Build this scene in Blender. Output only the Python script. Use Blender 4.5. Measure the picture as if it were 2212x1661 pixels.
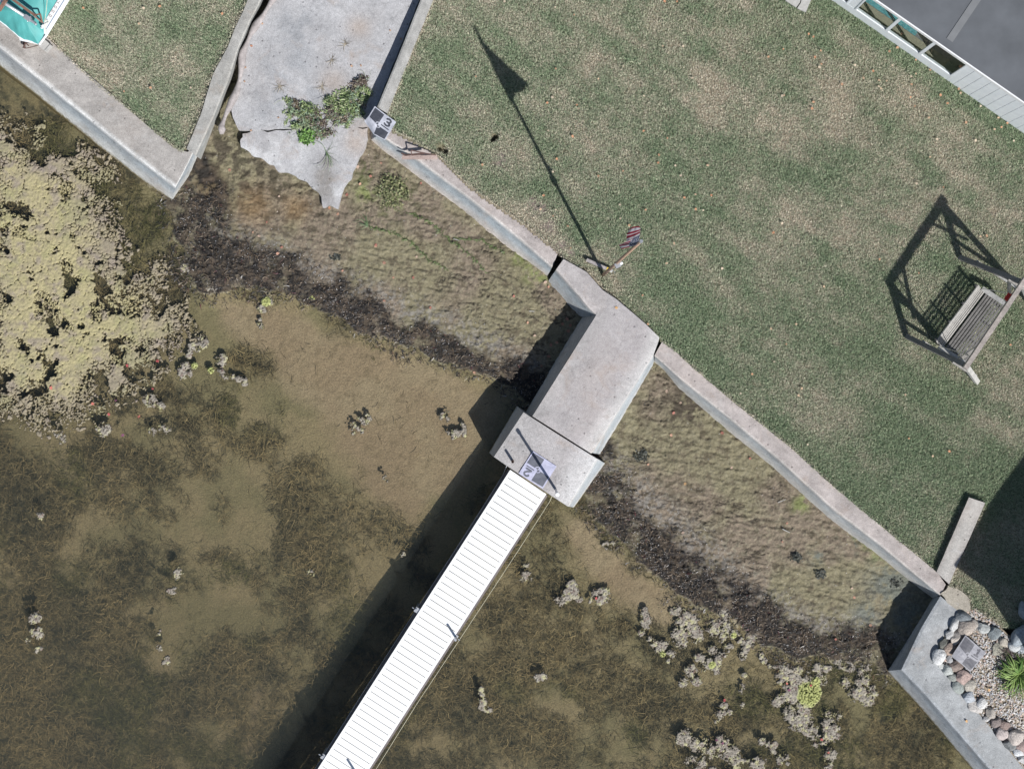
import bpy, math, random
import numpy as np
from mathutils import Vector, noise as mnoise

random.seed(7)
RS = np.random.RandomState(11)
for o in list(bpy.data.objects):
    bpy.data.objects.remove(o)
SC = bpy.context.scene
COL = SC.collection

# ------------------------------------------------------------------ camera
CAMH = 35.0
FPX = 3932.0                       # focal length in units of a 2212 px wide picture
TILT = -math.atan(57.5 / FPX)
cd = bpy.data.cameras.new('camera')
cam = bpy.data.objects.new('camera', cd)
COL.objects.link(cam)
cam.location = (0, 0, CAMH)
cam.rotation_euler = (TILT, 0, 0)
cd.sensor_width = 36.0
cd.lens = FPX / 2212 * 36.0
cd.clip_start = 0.5
cd.clip_end = 2000
SC.camera = cam

# ------------------------------------------------------------------ sky, sun, exposure
SUN_EL = math.radians(44.5)
SHX, SHY = -0.54, 0.842            # direction in which shadows fall
world = bpy.data.worlds.new('World')
SC.world = world
world.use_nodes = True
wn = world.node_tree
wn.nodes.clear()
sky = wn.nodes.new('ShaderNodeTexSky')
sky.sky_type = 'NISHITA'
sky.sun_disc = False
sky.sun_elevation = SUN_EL
sky.sun_rotation = math.atan2(-SHX, -SHY)
bg = wn.nodes.new('ShaderNodeBackground')
bg.inputs['Strength'].default_value = 0.06
wo = wn.nodes.new('ShaderNodeOutputWorld')
wn.links.new(sky.outputs[0], bg.inputs[0])
wn.links.new(bg.outputs[0], wo.inputs[0])
sl = bpy.data.lights.new('sun', 'SUN')
sl.energy = 4.3
sl.angle = math.radians(0.5)
sl.color = (1.0, 0.985, 0.965)
so = bpy.data.objects.new('sun', sl)
COL.objects.link(so)
sd = Vector((SHX * math.cos(SUN_EL), SHY * math.cos(SUN_EL), -math.sin(SUN_EL)))
so.rotation_euler = sd.to_track_quat('-Z', 'Y').to_euler()
so.location = (8, -12, 14)
SC.view_settings.view_transform = 'Standard'
SC.view_settings.look = 'None'
SC.view_settings.exposure = 0.32
SC.view_settings.gamma = 1.0

# ------------------------------------------------------------------ picture position -> place
CT, ST = math.cos(TILT), math.sin(TILT)

def ray(dx, dy):
    u = (dx - 1106.0) / FPX
    v = -(dy - 830.5) / FPX
    return u, v * CT + ST, v * ST - CT

def P(dx, dy, z=0.0):
    a, b, c = ray(dx, dy)
    t = (z - CAMH) / c
    return np.array((a * t, b * t, z))

def proj(x, y, z):
    """place -> picture position (arrays allowed)"""
    zz = z - CAMH
    yc = y * CT + zz * ST
    zc = -y * ST + zz * CT
    return 1106.0 + FPX * x / -zc, 830.5 - FPX * yc / -zc

def PL(pts, z=0.0):
    return np.array([P(a, b, z) for a, b in pts])

# ------------------------------------------------------------------ noise
def vnoise(x, y, seed):
    g = np.random.RandomState(seed).rand(256, 256)
    xi = np.floor(x).astype(np.int64); yi = np.floor(y).astype(np.int64)
    fx = x - xi; fy = y - yi
    fx = fx * fx * (3 - 2 * fx); fy = fy * fy * (3 - 2 * fy)
    x0 = xi & 255; x1 = (xi + 1) & 255; y0 = yi & 255; y1 = (yi + 1) & 255
    return (g[x0, y0] * (1 - fx) + g[x1, y0] * fx) * (1 - fy) + (g[x0, y1] * (1 - fx) + g[x1, y1] * fx) * fy

def fbm(x, y, scale, octv=4, seed=0, gain=0.5):
    s = 0; a = 1.0; t = 0
    c, sn = 0.8, 0.6
    x = np.asarray(x) / scale; y = np.asarray(y) / scale
    for i in range(octv):
        s = s + a * vnoise(x + 17.3 * i, y - 9.1 * i, seed + i)
        t += a
        a *= gain
        x, y = (x * c - y * sn) * 2.03, (x * sn + y * c) * 2.03
    return s / t

def worley(x, y, cell, seed):
    r = np.random.RandomState(seed)
    jx = r.rand(256, 256); jy = r.rand(256, 256); idr = r.rand(256, 256)
    x = x / cell; y = y / cell
    xi = np.floor(x).astype(np.int64); yi = np.floor(y).astype(np.int64)
    f1 = np.full(x.shape, 9.0); f2 = np.full(x.shape, 9.0); cid = np.zeros(x.shape)
    for a in (-1, 0, 1):
        for b in (-1, 0, 1):
            cx = (xi + a) & 255; cy = (yi + b) & 255
            d = np.hypot(xi + a + jx[cx, cy] - x, yi + b + jy[cx, cy] - y)
            m = d < f1
            f2 = np.where(m, f1, np.minimum(f2, d))
            cid = np.where(m, idr[cx, cy], cid)
            f1 = np.where(m, d, f1)
    return f1 * cell, f2 * cell, cid

def smooth(a, b, x):
    t = np.clip((x - a) / (b - a), 0, 1)
    return t * t * (3 - 2 * t)

def inpoly(px, py, poly):
    c = np.zeros(np.shape(px), bool)
    n = len(poly)
    for i in range(n):
        x0, y0 = poly[i]; x1, y1 = poly[(i + 1) % n]
        if y0 == y1:
            continue
        m = ((y0 > py) != (y1 > py)) & (px < (x1 - x0) * (py - y0) / (y1 - y0) + x0)
        c ^= m
    return c

def pdist(px, py, line, closed=False):
    d = np.full(np.shape(px), 1e9)
    n = len(line)
    for i in range(n if closed else n - 1):
        x0, y0 = line[i]; x1, y1 = line[(i + 1) % n]
        vx, vy = x1 - x0, y1 - y0
        t = np.clip(((px - x0) * vx + (py - y0) * vy) / (vx * vx + vy * vy + 1e-9), 0, 1)
        d = np.minimum(d, np.hypot(px - x0 - t * vx, py - y0 - t * vy))
    return d

def mixc(a, b, t):
    t = np.asarray(t)[..., None]
    return np.asarray(a) * (1 - t) + np.asarray(b) * t

# ------------------------------------------------------------------ objects
def tag(o, label=None, cat=None, group=None, kind=None):
    if label: o['label'] = label
    if cat: o['category'] = cat
    if group: o['group'] = group
    if kind: o['kind'] = kind
    return o

def rootloc(o):
    while o.parent:
        o = o.parent
    return np.array(o.location)

def thing(name, loc, label, cat, group=None):
    o = bpy.data.objects.new(name, None)
    o.empty_display_size = 0.1
    COL.objects.link(o)
    o.location = tuple(float(v) for v in loc)
    return tag(o, label, cat, group)

def mesh_np(name, V, F, mat, parent=None, col=None, smooth_sh=False, loc=None, corner_col=None):
    """V (n,3) world coordinates, F (m,k) or ragged list"""
    V = np.asarray(V, float)
    if parent is not None:
        off = rootloc(parent)
    elif loc is not None:
        off = np.array(loc, float)
    else:
        off = np.zeros(3)
    me = bpy.data.meshes.new(name)
    VV = (V - off).astype(np.float32)
    if isinstance(F, np.ndarray):
        k = F.shape[1]
        me.vertices.add(len(VV)); me.vertices.foreach_set('co', VV.ravel())
        me.loops.add(F.size); me.loops.foreach_set('vertex_index', F.ravel().astype(np.int32))
        me.polygons.add(len(F))
        me.polygons.foreach_set('loop_start', np.arange(0, F.size, k, dtype=np.int32))
        me.polygons.foreach_set('loop_total', np.full(len(F), k, np.int32))
        me.update(calc_edges=True)
    else:
        me.from_pydata([tuple(v) for v in VV], [], [tuple(int(i) for i in f) for f in F])
    if col is not None:
        col = np.asarray(col, float)
        a = me.color_attributes.new('Col', 'FLOAT_COLOR', 'POINT')
        c = np.ones((len(VV), 4), np.float32); c[:, :3] = col
        a.data.foreach_set('color', c.ravel())
    if corner_col is not None:
        a = me.color_attributes.new('Col', 'FLOAT_COLOR', 'CORNER')
        c = np.ones((len(corner_col), 4), np.float32); c[:, :3] = corner_col
        a.data.foreach_set('color', c.ravel())
    me.polygons.foreach_set('use_smooth', np.full(len(me.polygons), bool(smooth_sh)))
    if mat: me.materials.append(mat)
    me.update()
    o = bpy.data.objects.new(name, me)
    COL.objects.link(o)
    if parent is not None:
        o.parent = parent
    else:
        o.location = tuple(off)
    return o

def nrm(v):
    v = np.asarray(v, float)
    return v / (np.linalg.norm(v) + 1e-12)

class MB:
    def __init__(s):
        s.v = []; s.f = []
    def add(s, V, F):
        b = len(s.v)
        s.v.extend([tuple(map(float, p)) for p in V]); s.f.extend([tuple(i + b for i in f) for f in F])
        return s
    def box(s, c, ax, ay, az):
        """centre and three half axis vectors"""
        c, ax, ay, az = map(np.asarray, (c, ax, ay, az))
        V = [c + i * ax + j * ay + k * az for k in (-1, 1) for j in (-1, 1) for i in (-1, 1)]
        F = [(0, 2, 3, 1), (4, 5, 7, 6), (0, 1, 5, 4), (2, 6, 7, 3), (0, 4, 6, 2), (1, 3, 7, 5)]
        if np.dot(np.cross(ax, ay), az) < 0:
            F = [tuple(reversed(f)) for f in F]
        return s.add(V, F)
    def bar(s, p0, p1, w, h, up=(0, 0, 1)):
        p0, p1 = np.asarray(p0, float), np.asarray(p1, float)
        d = nrm(p1 - p0)
        side = nrm(np.cross(d, up))
        u = nrm(np.cross(side, d))
        return s.box((p0 + p1) / 2, (p1 - p0) / 2, side * w / 2, u * h / 2)
    def tube(s, pts, r, n=8, caps=True):
        pts = [np.asarray(p, float) for p in pts]
        rs = r if hasattr(r, '__len__') else [r] * len(pts)
        b = len(s.v); V = []; F = []
        ref = None
        for i, p in enumerate(pts):
            d = nrm(pts[min(i + 1, len(pts) - 1)] - pts[max(i - 1, 0)])
            if ref is None:
                ref = np.array((0, 0, 1.0)) if abs(d[2]) < 0.9 else np.array((1.0, 0, 0))
            a = nrm(np.cross(d, ref)); c = np.cross(a, d)
            ref = c
            for k in range(n):
                t = 2 * math.pi * k / n
                V.append(p + rs[i] * (math.cos(t) * a + math.sin(t) * c))
        for i in range(len(pts) - 1):
            for k in range(n):
                F.append((i * n + k, i * n + (k + 1) % n, (i + 1) * n + (k + 1) % n, (i + 1) * n + k))
        if caps:
            F.append(tuple(reversed(range(n)))); F.append(tuple((len(pts) - 1) * n + k for k in range(n)))
        return s.add(V, F)
    def prism(s, poly, z0, z1):
        n = len(poly)
        poly = [tuple(p[:2]) for p in poly]
        ar = sum(poly[i][0] * poly[(i + 1) % n][1] - poly[(i + 1) % n][0] * poly[i][1] for i in range(n))
        if ar < 0: poly = poly[::-1]
        V = [(x, y, z0) for x, y in poly] + [(x, y, z1) for x, y in poly]
        F = [tuple(reversed(range(n))), tuple(range(n, 2 * n))] + [(i, (i + 1) % n, n + (i + 1) % n, n + i) for i in range(n)]
        return s.add(V, F)
    def ball(s, c, r, n=12, m=8):
        V = []; F = []
        for i in range(m + 1):
            th = math.pi * i / m
            for k in range(n):
                a = 2 * math.pi * k / n
                V.append((c[0] + r * math.sin(th) * math.cos(a), c[1] + r * math.sin(th) * math.sin(a), c[2] + r * math.cos(th)))
        for i in range(m):
            for k in range(n):
                F.append((i * n + k, (i + 1) * n + k, (i + 1) * n + (k + 1) % n, i * n + (k + 1) % n))
        return s.add(V, F)
    def build(s, name, mat, parent=None, loc=None, smooth_sh=False):
        return mesh_np(name, np.array(s.v), s.f, mat, parent, None, smooth_sh, loc)

# ------------------------------------------------------------------ materials
def newmat(name):
    m = bpy.data.materials.new(name)
    m.use_nodes = True
    t = m.node_tree
    b = t.nodes['Principled BSDF']
    return m, t, b

def nd(t, typ, **kw):
    n = t.nodes.new(typ)
    for k, v in kw.items():
        setattr(n, k, v)
    return n

def noise_node(t, scale, detail=4, rough=0.55, coord='pos', distort=0.0):
    n = nd(t, 'ShaderNodeTexNoise')
    n.inputs['Scale'].default_value = scale
    n.inputs['Detail'].default_value = detail
    n.inputs['Roughness'].default_value = rough
    n.inputs['Distortion'].default_value = distort
    if coord == 'pos':
        g = nd(t, 'ShaderNodeNewGeometry')
        t.links.new(g.outputs['Position'], n.inputs['Vector'])
    else:
        g = nd(t, 'ShaderNodeTexCoord')
        t.links.new(g.outputs['Object'], n.inputs['Vector'])
    return n

def maprange(t, src, a, b, c, d):
    n = nd(t, 'ShaderNodeMapRange')
    n.inputs[1].default_value = a; n.inputs[2].default_value = b
    n.inputs[3].default_value = c; n.inputs[4].default_value = d
    t.links.new(src, n.inputs[0])
    return n.outputs[0]

def mul_color(t, csock, vals):
    """multiply a colour by several scalar sockets"""
    cur = csock
    for v in vals:
        n = nd(t, 'ShaderNodeVectorMath', operation='SCALE')
        t.links.new(cur, n.inputs[0]); t.links.new(v, n.inputs['Scale'])
        cur = n.outputs[0]
    return cur

def mix_color(t, a, b, f):
    n = nd(t, 'ShaderNodeMix', data_type='RGBA')
    for s, v in ((n.inputs[6], a), (n.inputs[7], b), (n.inputs[0], f)):
        if hasattr(v, 'is_output'): t.links.new(v, s)
        elif isinstance(v, (int, float)): s.default_value = v
        else: s.default_value = (*v, 1)
    return n.outputs[2]

def bump(t, b, src, strength, dist):
    n = nd(t, 'ShaderNodeBump')
    n.inputs['Strength'].default_value = strength; n.inputs['Distance'].default_value = dist
    t.links.new(src, n.inputs['Height']); t.links.new(n.outputs[0], b.inputs['Normal'])

def mat_plain(name, c, rough=0.6, metal=0.0, vary=0.15, scale=6.0, coord='obj', bumpd=0.0):
    m, t, b = newmat(name)
    n = noise_node(t, scale, 5, 0.6, coord)
    rgb = nd(t, 'ShaderNodeRGB'); rgb.outputs[0].default_value = (*c, 1)
    f = maprange(t, n.outputs[0], 0.3, 0.7, 1 - vary, 1 + vary)
    t.links.new(mul_color(t, rgb.outputs[0], [f]), b.inputs['Base Color'])
    b.inputs['Roughness'].default_value = rough
    b.inputs['Metallic'].default_value = metal
    if bumpd: bump(t, b, n.outputs[0], 0.6, bumpd)
    return m

def mat_attr(name, rough=0.85, vary=0.25, scale=25.0, bumpd=0.0, spec=0.3):
    m, t, b = newmat(name)
    a = nd(t, 'ShaderNodeAttribute', attribute_name='Col')
    c = a.outputs['Color']
    if vary:
        n = noise_node(t, scale, 6, 0.72)
        c = mul_color(t, c, [maprange(t, n.outputs[0], 0.3, 0.7, 1 - vary, 1 + vary)])
        if bumpd: bump(t, b, n.outputs[0], 0.8, bumpd)
    t.links.new(c, b.inputs['Base Color'])
    b.inputs['Roughness'].default_value = rough
    b.inputs['Specular IOR Level'].default_value = spec
    return m

def mat_concrete():
    m, t, b = newmat('weathered concrete')
    a = nd(t, 'ShaderNodeAttribute', attribute_name='Col')
    big = noise_node(t, 1.6, 5, 0.6)
    med = noise_node(t, 14.0, 6, 0.75)
    fine = noise_node(t, 60.0, 3, 0.75)
    c = mul_color(t, a.outputs['Color'], [
        maprange(t, big.outputs[0], 0.32, 0.68, 0.86, 1.12),
        maprange(t, med.outputs[0], 0.30, 0.70, 0.80, 1.16),
        maprange(t, fine.outputs[0], 0.32, 0.68, 0.70, 1.25)])
    # warm mineral tint in broad patches
    tint = noise_node(t, 0.9, 3, 0.5)
    c = mix_color(t, c, mul_color(t, mix_color(t, c, (0.42, 0.33, 0.27), 0.5), []), maprange(t, tint.outputs[0], 0.5, 0.75, 0.0, 0.35))
    # dark mildew blotches
    mil = noise_node(t, 2.3, 7, 0.75, distort=0.4)
    dk = nd(t, 'ShaderNodeVectorMath', operation='SCALE'); dk.inputs['Scale'].default_value = 0.55
    t.links.new(c, dk.inputs[0])
    c = mix_color(t, c, dk.outputs[0], maprange(t, mil.outputs[0], 0.55, 0.70, 0.0, 0.65))
    # pits
    vo = nd(t, 'ShaderNodeTexVoronoi'); vo.inputs['Scale'].default_value = 8.5
    g = nd(t, 'ShaderNodeNewGeometry'); t.links.new(g.outputs['Position'], vo.inputs['Vector'])
    sc_ = nd(t, 'ShaderNodeSeparateXYZ'); t.links.new(vo.outputs['Color'], sc_.inputs[0])
    pa = maprange(t, vo.outputs['Distance'], 0.10, 0.19, 0.0, 1.0); pr_ = maprange(t, sc_.outputs[0], 0.60, 0.72, 1.0, 0.0)
    pmx = nd(t, 'ShaderNodeMath', operation='MAXIMUM'); t.links.new(pa, pmx.inputs[0]); t.links.new(pr_, pmx.inputs[1]); pit = pmx.outputs[0]
    pitc = nd(t, 'ShaderNodeVectorMath', operation='SCALE'); pitc.inputs['Scale'].default_value = 0.5
    t.links.new(c, pitc.inputs[0])
    pm = nd(t, 'ShaderNodeMath', operation='MAXIMUM')
    t.links.new(pit, pm.inputs[0]); 
    t.links.new(maprange(t, noise_node(t, 1.1, 3, 0.5).outputs[0], 0.40, 0.50, 1.0, 0.0), pm.inputs[1])
    c = mix_color(t, pitc.outputs[0], c, pm.outputs[0])
    vc = nd(t, 'ShaderNodeTexVoronoi', feature='DISTANCE_TO_EDGE'); vc.inputs['Scale'].default_value = 0.33
    dv = nd(t, 'ShaderNodeVectorMath', operation='ADD'); ds = nd(t, 'ShaderNodeVectorMath', operation='SCALE'); ds.inputs['Scale'].default_value = 0.14
    t.links.new(noise_node(t, 3.0, 5, 0.65).outputs['Color'], ds.inputs[0]); t.links.new(g.outputs['Position'], dv.inputs[0]); t.links.new(ds.outputs[0], dv.inputs[1]); t.links.new(dv.outputs[0], vc.inputs['Vector'])
    c = mix_color(t, (0.07, 0.065, 0.06), c, maprange(t, vc.outputs['Distance'], 0.0003, 0.002, 0.8, 1.0))
    st_ = noise_node(t, 1.5, 6, 0.7, distort=.6)
    c = mix_color(t, c, (0.33, 0.235, 0.165), maprange(t, st_.outputs[0], 0.56, 0.76, 0.0, 0.5))
    lt = noise_node(t, 2.8, 6, 0.75, distort=.3)
    c = mix_color(t, c, (0.56, 0.55, 0.54), maprange(t, lt.outputs[0], 0.58, 0.74, 0.0, 0.5))
    # algae stain at the water line
    sep = nd(t, 'ShaderNodeSeparateXYZ'); t.links.new(g.outputs['Position'], sep.inputs[0])
    wl = nd(t, 'ShaderNodeMath', operation='ADD')
    t.links.new(sep.outputs[2], wl.inputs[0])
    t.links.new(maprange(t, med.outputs[0], 0.3, 0.7, -0.05, 0.05), wl.inputs[1])
    c = mix_color(t, (0.16, 0.13, 0.065), c, maprange(t, wl.outputs[0], -0.76, -0.66, 0.0, 1.0))
    t.links.new(c, b.inputs['Base Color'])
    b.inputs['Roughness'].default_value = 0.9
    b.inputs['Specular IOR Level'].default_value = 0.25
    add = nd(t, 'ShaderNodeMath', operation='ADD')
    t.links.new(med.outputs[0], add.inputs[0]); t.links.new(fine.outputs[0], add.inputs[1])
    ad2 = nd(t, 'ShaderNodeMath', operation='ADD')
    t.links.new(add.outputs[0], ad2.inputs[0]); t.links.new(pm.outputs[0], ad2.inputs[1])
    bump(t, b, ad2.outputs[0], 0.5, 0.012)
    return m

def mat_wood(name, c, rough=0.85, streak=40.0):
    m, t, b = newmat(name)
    n1 = noise_node(t, 5, 5, 0.6, 'obj')
    n2 = noise_node(t, streak, 4, 0.7, 'obj')
    rgb = nd(t, 'ShaderNodeRGB'); rgb.outputs[0].default_value = (*c, 1)
    cc = mul_color(t, rgb.outputs[0], [maprange(t, n1.outputs[0], 0.3, 0.7, 0.75, 1.2), maprange(t, n2.outputs[0], 0.3, 0.7, 0.7, 1.25)])
    t.links.new(cc, b.inputs['Base Color'])
    b.inputs['Roughness'].default_value = rough
    bump(t, b, n2.outputs[0], 0.5, 0.004)
    return m

def mat_objcolor(name, rough=0.8, vary=0.3, scale=12.0, speck=60.0, bumpd=0.01):
    m, t, b = newmat(name)
    oi = nd(t, 'ShaderNodeObjectInfo')
    n1 = noise_node(t, scale, 5, 0.65, 'obj', 0.5)
    n2 = noise_node(t, speck, 3, 0.7, 'obj')
    c = mul_color(t, oi.outputs['Color'], [maprange(t, n1.outputs[0], 0.3, 0.7, 1 - vary, 1 + vary), maprange(t, n2.outputs[0], 0.3, 0.7, 1 - vary * .8, 1 + vary * .8)])
    t.links.new(c, b.inputs['Base Color'])
    b.inputs['Roughness'].default_value = rough
    bump(t, b, n1.outputs[0], 0.6, bumpd)
    return m

def schlick(t, f0, scale=1.0):
    lw = nd(t, 'ShaderNodeLayerWeight'); lw.inputs[0].default_value = .5
    p = nd(t, 'ShaderNodeMath', operation='POWER'); p.inputs[1].default_value = 5.0
    t.links.new(lw.outputs['Facing'], p.inputs[0])
    q = nd(t, 'ShaderNodeMath', operation='MULTIPLY_ADD'); q.inputs[1].default_value = scale * (1 - f0); q.inputs[2].default_value = f0
    t.links.new(p.outputs[0], q.inputs[0])
    return q.outputs[0]

def mat_water():
    m, t, b = newmat('pond water')
    t.nodes.remove(b)
    out = t.nodes['Material Output']
    tr = nd(t, 'ShaderNodeBsdfTransparent'); tr.inputs[0].default_value = (0.83, 0.81, 0.73, 1)
    df = nd(t, 'ShaderNodeBsdfDiffuse'); df.inputs[0].default_value = (0.16, 0.21, 0.24, 1)
    m1 = nd(t, 'ShaderNodeMixShader'); m1.inputs[0].default_value = 0.018
    t.links.new(tr.outputs[0], m1.inputs[1]); t.links.new(df.outputs[0], m1.inputs[2])
    gl = nd(t, 'ShaderNodeBsdfGlossy'); gl.inputs['Roughness'].default_value = 0.03
    n = noise_node(t, 5.0, 3, 0.5)
    bp = nd(t, 'ShaderNodeBump'); bp.inputs['Strength'].default_value = 0.15; bp.inputs['Distance'].default_value = 0.01
    t.links.new(n.outputs[0], bp.inputs['Height'])
    t.links.new(bp.outputs[0], gl.inputs['Normal'])
    m2 = nd(t, 'ShaderNodeMixShader')
    t.links.new(schlick(t, .02), m2.inputs[0]); t.links.new(m1.outputs[0], m2.inputs[1]); t.links.new(gl.outputs[0], m2.inputs[2])
    t.links.new(m2.outputs[0], out.inputs[0])
    vs = nd(t, 'ShaderNodeVolumePrincipled')
    vs.inputs['Color'].default_value = (0.46, 0.54, 0.54, 1)
    vs.inputs['Absorption Color'].default_value = (0.66, 0.60, 0.43, 1)
    vs.inputs['Density'].default_value = 0.95
    vs.inputs['Anisotropy'].default_value = 0.3
    t.links.new(vs.outputs[0], out.inputs['Volume'])
    return m

def mat_glass():
    m, t, b = newmat('window glass')
    t.nodes.remove(b)
    out = t.nodes['Material Output']
    tr = nd(t, 'ShaderNodeBsdfTransparent'); tr.inputs[0].default_value = (0.86, 0.88, 0.87, 1)
    gl = nd(t, 'ShaderNodeBsdfGlossy'); gl.inputs['Roughness'].default_value = 0.01
    m2 = nd(t, 'ShaderNodeMixShader')
    t.links.new(schlick(t, .04, .35), m2.inputs[0]); t.links.new(tr.outputs[0], m2.inputs[1]); t.links.new(gl.outputs[0], m2.inputs[2])
    t.links.new(m2.outputs[0], out.inputs[0])
    return m

M_CONC = mat_concrete()
M_BED = mat_attr('lake bed silt', 0.85, 0.34, 30.0, 0.035, 0.2)
M_ALGAE = mat_attr('floating algae', 0.9, 0.22, 70.0, 0.01, 0.15)
M_WEED = mat_attr('water weed', 0.8, 0.0, spec=0.2)
M_WRACK = mat_attr('dead weed', 0.55, 0.0, spec=0.45)
M_GRASS = mat_attr('lawn grass', 0.7, 0.0, spec=0.25)
M_LEAF = mat_attr('plant leaf', 0.55, 0.0, spec=0.35)
M_GRAVEL = mat_attr('gravel stone', 0.8, 0.2, 120.0, 0.0, 0.3)
M_SHEET = mat_attr('printed plastic sheet', 0.55, 0.08, 30.0, 0.0, 0.3)
def mat_flag():
    m, t, b = newmat('flag cloth')
    a = nd(t, 'ShaderNodeAttribute', attribute_name='Col')
    tl = nd(t, 'ShaderNodeBsdfTranslucent'); mx = nd(t, 'ShaderNodeMixShader'); mx.inputs[0].default_value = .4
    t.links.new(a.outputs['Color'], b.inputs['Base Color']); t.links.new(a.outputs['Color'], tl.inputs[0])
    b.inputs['Roughness'].default_value = .9
    t.links.new(b.outputs[0], mx.inputs[1]); t.links.new(tl.outputs[0], mx.inputs[2])
    t.links.new(mx.outputs[0], t.nodes['Material Output'].inputs[0])
    return m
M_FLAG = mat_flag()
M_DIRT = mat_plain('dirt', (0.26, 0.215, 0.16), 0.95, 0, 0.3, 9.0, 'pos', 0.03)
M_WATER = mat_water()
M_GLASS = mat_glass()
M_ROCK = mat_objcolor('field stone', 0.85, 0.42, 5.0, 40.0, 0.03)
M_DRYLEAF = mat_objcolor('dry leaf', 0.7, 0.25, 40, 150, 0.003)
M_DOCK = mat_plain('white dock decking', (0.86, 0.86, 0.85), 0.5, 0, 0.03, 3.0, 'pos')
M_DOCKSIDE = mat_plain('dock side rail', (0.16, 0.14, 0.135), 0.5, 0.3, 0.2, 4.0, 'pos')
M_GALV = mat_plain('galvanised steel', (0.55, 0.56, 0.58), 0.4, 0.7, 0.15, 20)
M_WHITE = mat_plain('white paint', (0.80, 0.80, 0.80), 0.45, 0, 0.05, 8)
M_SIDING = mat_plain('white siding', (0.83, 0.86, 0.89), 0.5, 0, 0.05, 5, 'pos')
M_ROOF = mat_plain('grey roof membrane', (0.105, 0.112, 0.122), 0.8, 0, 0.22, 1.1, 'pos')
M_SEAM = mat_plain('roof seam tape', (0.175, 0.18, 0.185), 0.75, 0, 0.1, 5, 'pos')
M_GREYWOOD = mat_wood('weathered grey wood', (0.36, 0.34, 0.315))
M_PALEWOOD = mat_wood('bleached and sunlit wood', (0.46, 0.45, 0.42))
M_DARKWOOD = mat_wood('dark grey wood', (0.11, 0.105, 0.10))
M_LOG = mat_wood('driftwood', (0.36, 0.325, 0.315), 0.9, 22.0)
M_RUSTPIPE = mat_wood('rusty painted pole', (0.36, 0.24, 0.17), 0.6, 30.0)
M_RUST = mat_plain('rusted iron', (0.11, 0.065, 0.055), 0.8, 0.2, 0.35, 30)
M_REDBOARD = mat_wood('faded red board', (0.40, 0.31, 0.275), 0.9, 35.0)
M_TEAL = mat_plain('teal boat cover', (0.075, 0.33, 0.315), 0.6, 0, 0.12, 3.0, 'obj', 0.01)
M_BOATWHITE = mat_plain('white gelcoat', (0.82, 0.83, 0.84), 0.25, 0, 0.02, 5)
M_BOATLINE = mat_plain('grey blue trim', (0.25, 0.30, 0.38), 0.4, 0, 0.05, 5)
M_SPAR = mat_wood('brown spar', (0.22, 0.12, 0.085), 0.5, 30.0)
M_MARK = mat_plain('faded brown lettering', (0.32, 0.22, 0.18), 0.7, 0, 0.3, 60)
M_BLACK = mat_plain('black plastic', (0.02, 0.02, 0.022), 0.6)
M_RED = mat_plain('red webbing', (0.65, 0.05, 0.03), 0.6)
M_TEALRUG = mat_plain('teal striped rug', (0.14, 0.46, 0.52), 0.9, 0, 0.35, 14, 'pos')
M_TANRUG = mat_plain('tan floor', (0.42, 0.38, 0.29), 0.8, 0, 0.12, 8, 'pos')
M_DARKFLOOR = mat_plain('dark room floor', (0.27, 0.28, 0.30), 0.7, 0, 0.15, 6, 'pos')
M_ROPE = mat_plain('pale rope', (0.55, 0.53, 0.40), 0.8)
M_CABLE = mat_plain('grey cable', (0.55, 0.57, 0.60), 0.5, 0.3)
M_BLOCK = mat_plain('grey paver', (0.40, 0.39, 0.37), 0.9, 0, 0.15, 20, 'pos', 0.006)
M_SOIL = mat_plain('dark soil', (0.085, 0.065, 0.05), 0.95, 0, 0.4, 40, 'pos', 0.03)
M_YELLOW = mat_plain('yellow tape', (0.75, 0.52, 0.05), 0.6)

# ------------------------------------------------------------------ layout of the shore (picture units)
WL = -0.78
SHORE = [(240, 330), (350, 425), (375, 470), (395, 590), (440, 632), (560, 626), (640, 640), (720, 680), (840, 737), (960, 782),
         (1030, 806), (1100, 838), (1190, 900), (1255, 1060), (1275, 1100), (1310, 1150), (1370, 1195), (1450, 1265), (1500, 1302), (1570, 1330),
         (1640, 1390), (1740, 1425), (1900, 1445), (1990, 1480), (2070, 1600), (2300, 1950)]
LANDPOLY = SHORE + [(2900, 1950), (2900, -500), (240, -500)]
WRACK_A = [(345, 455), (400, 505), (480, 545), (600, 592), (720, 645), (840, 695), (940, 735), (1040, 780), (1110, 822)]
WRACK_B = [(1285, 1030), (1340, 1085), (1400, 1140), (1470, 1200), (1540, 1262), (1620, 1330), (1700, 1385), (1800, 1400), (1900, 1420)]
SANDPOLY = [(430, 620), (560, 640), (720, 690), (850, 750), (1030, 815), (1100, 850), (1060, 960), (1000, 1060), (880, 1130), (800, 1080),
            (720, 960), (640, 870), (560, 790), (490, 720)]
SAND2 = [(1270, 1100), (1310, 1160), (1380, 1215), (1480, 1300), (1500, 1330), (1440, 1380), (1360, 1340), (1290, 1260), (1240, 1180), (1220, 1110)]
SAND3 = [(560, 1440), (600, 1420), (570, 1540), (545, 1661), (500, 1661), (520, 1540)]
MATPOLY = [(-60, 270), (40, 285), (120, 330), (190, 335), (215, 400), (205, 440), (250, 470), (245, 540), (290, 590), (330, 570), (370, 660), (380, 740),
           (330, 790), (260, 830), (190, 880), (100, 905), (40, 890), (-60, 830)]

def land_sd(dx, dy):
    d = pdist(dx, dy, SHORE) / 112.0
    return np.where(inpoly(dx, dy, LANDPOLY), d, -d)

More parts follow.
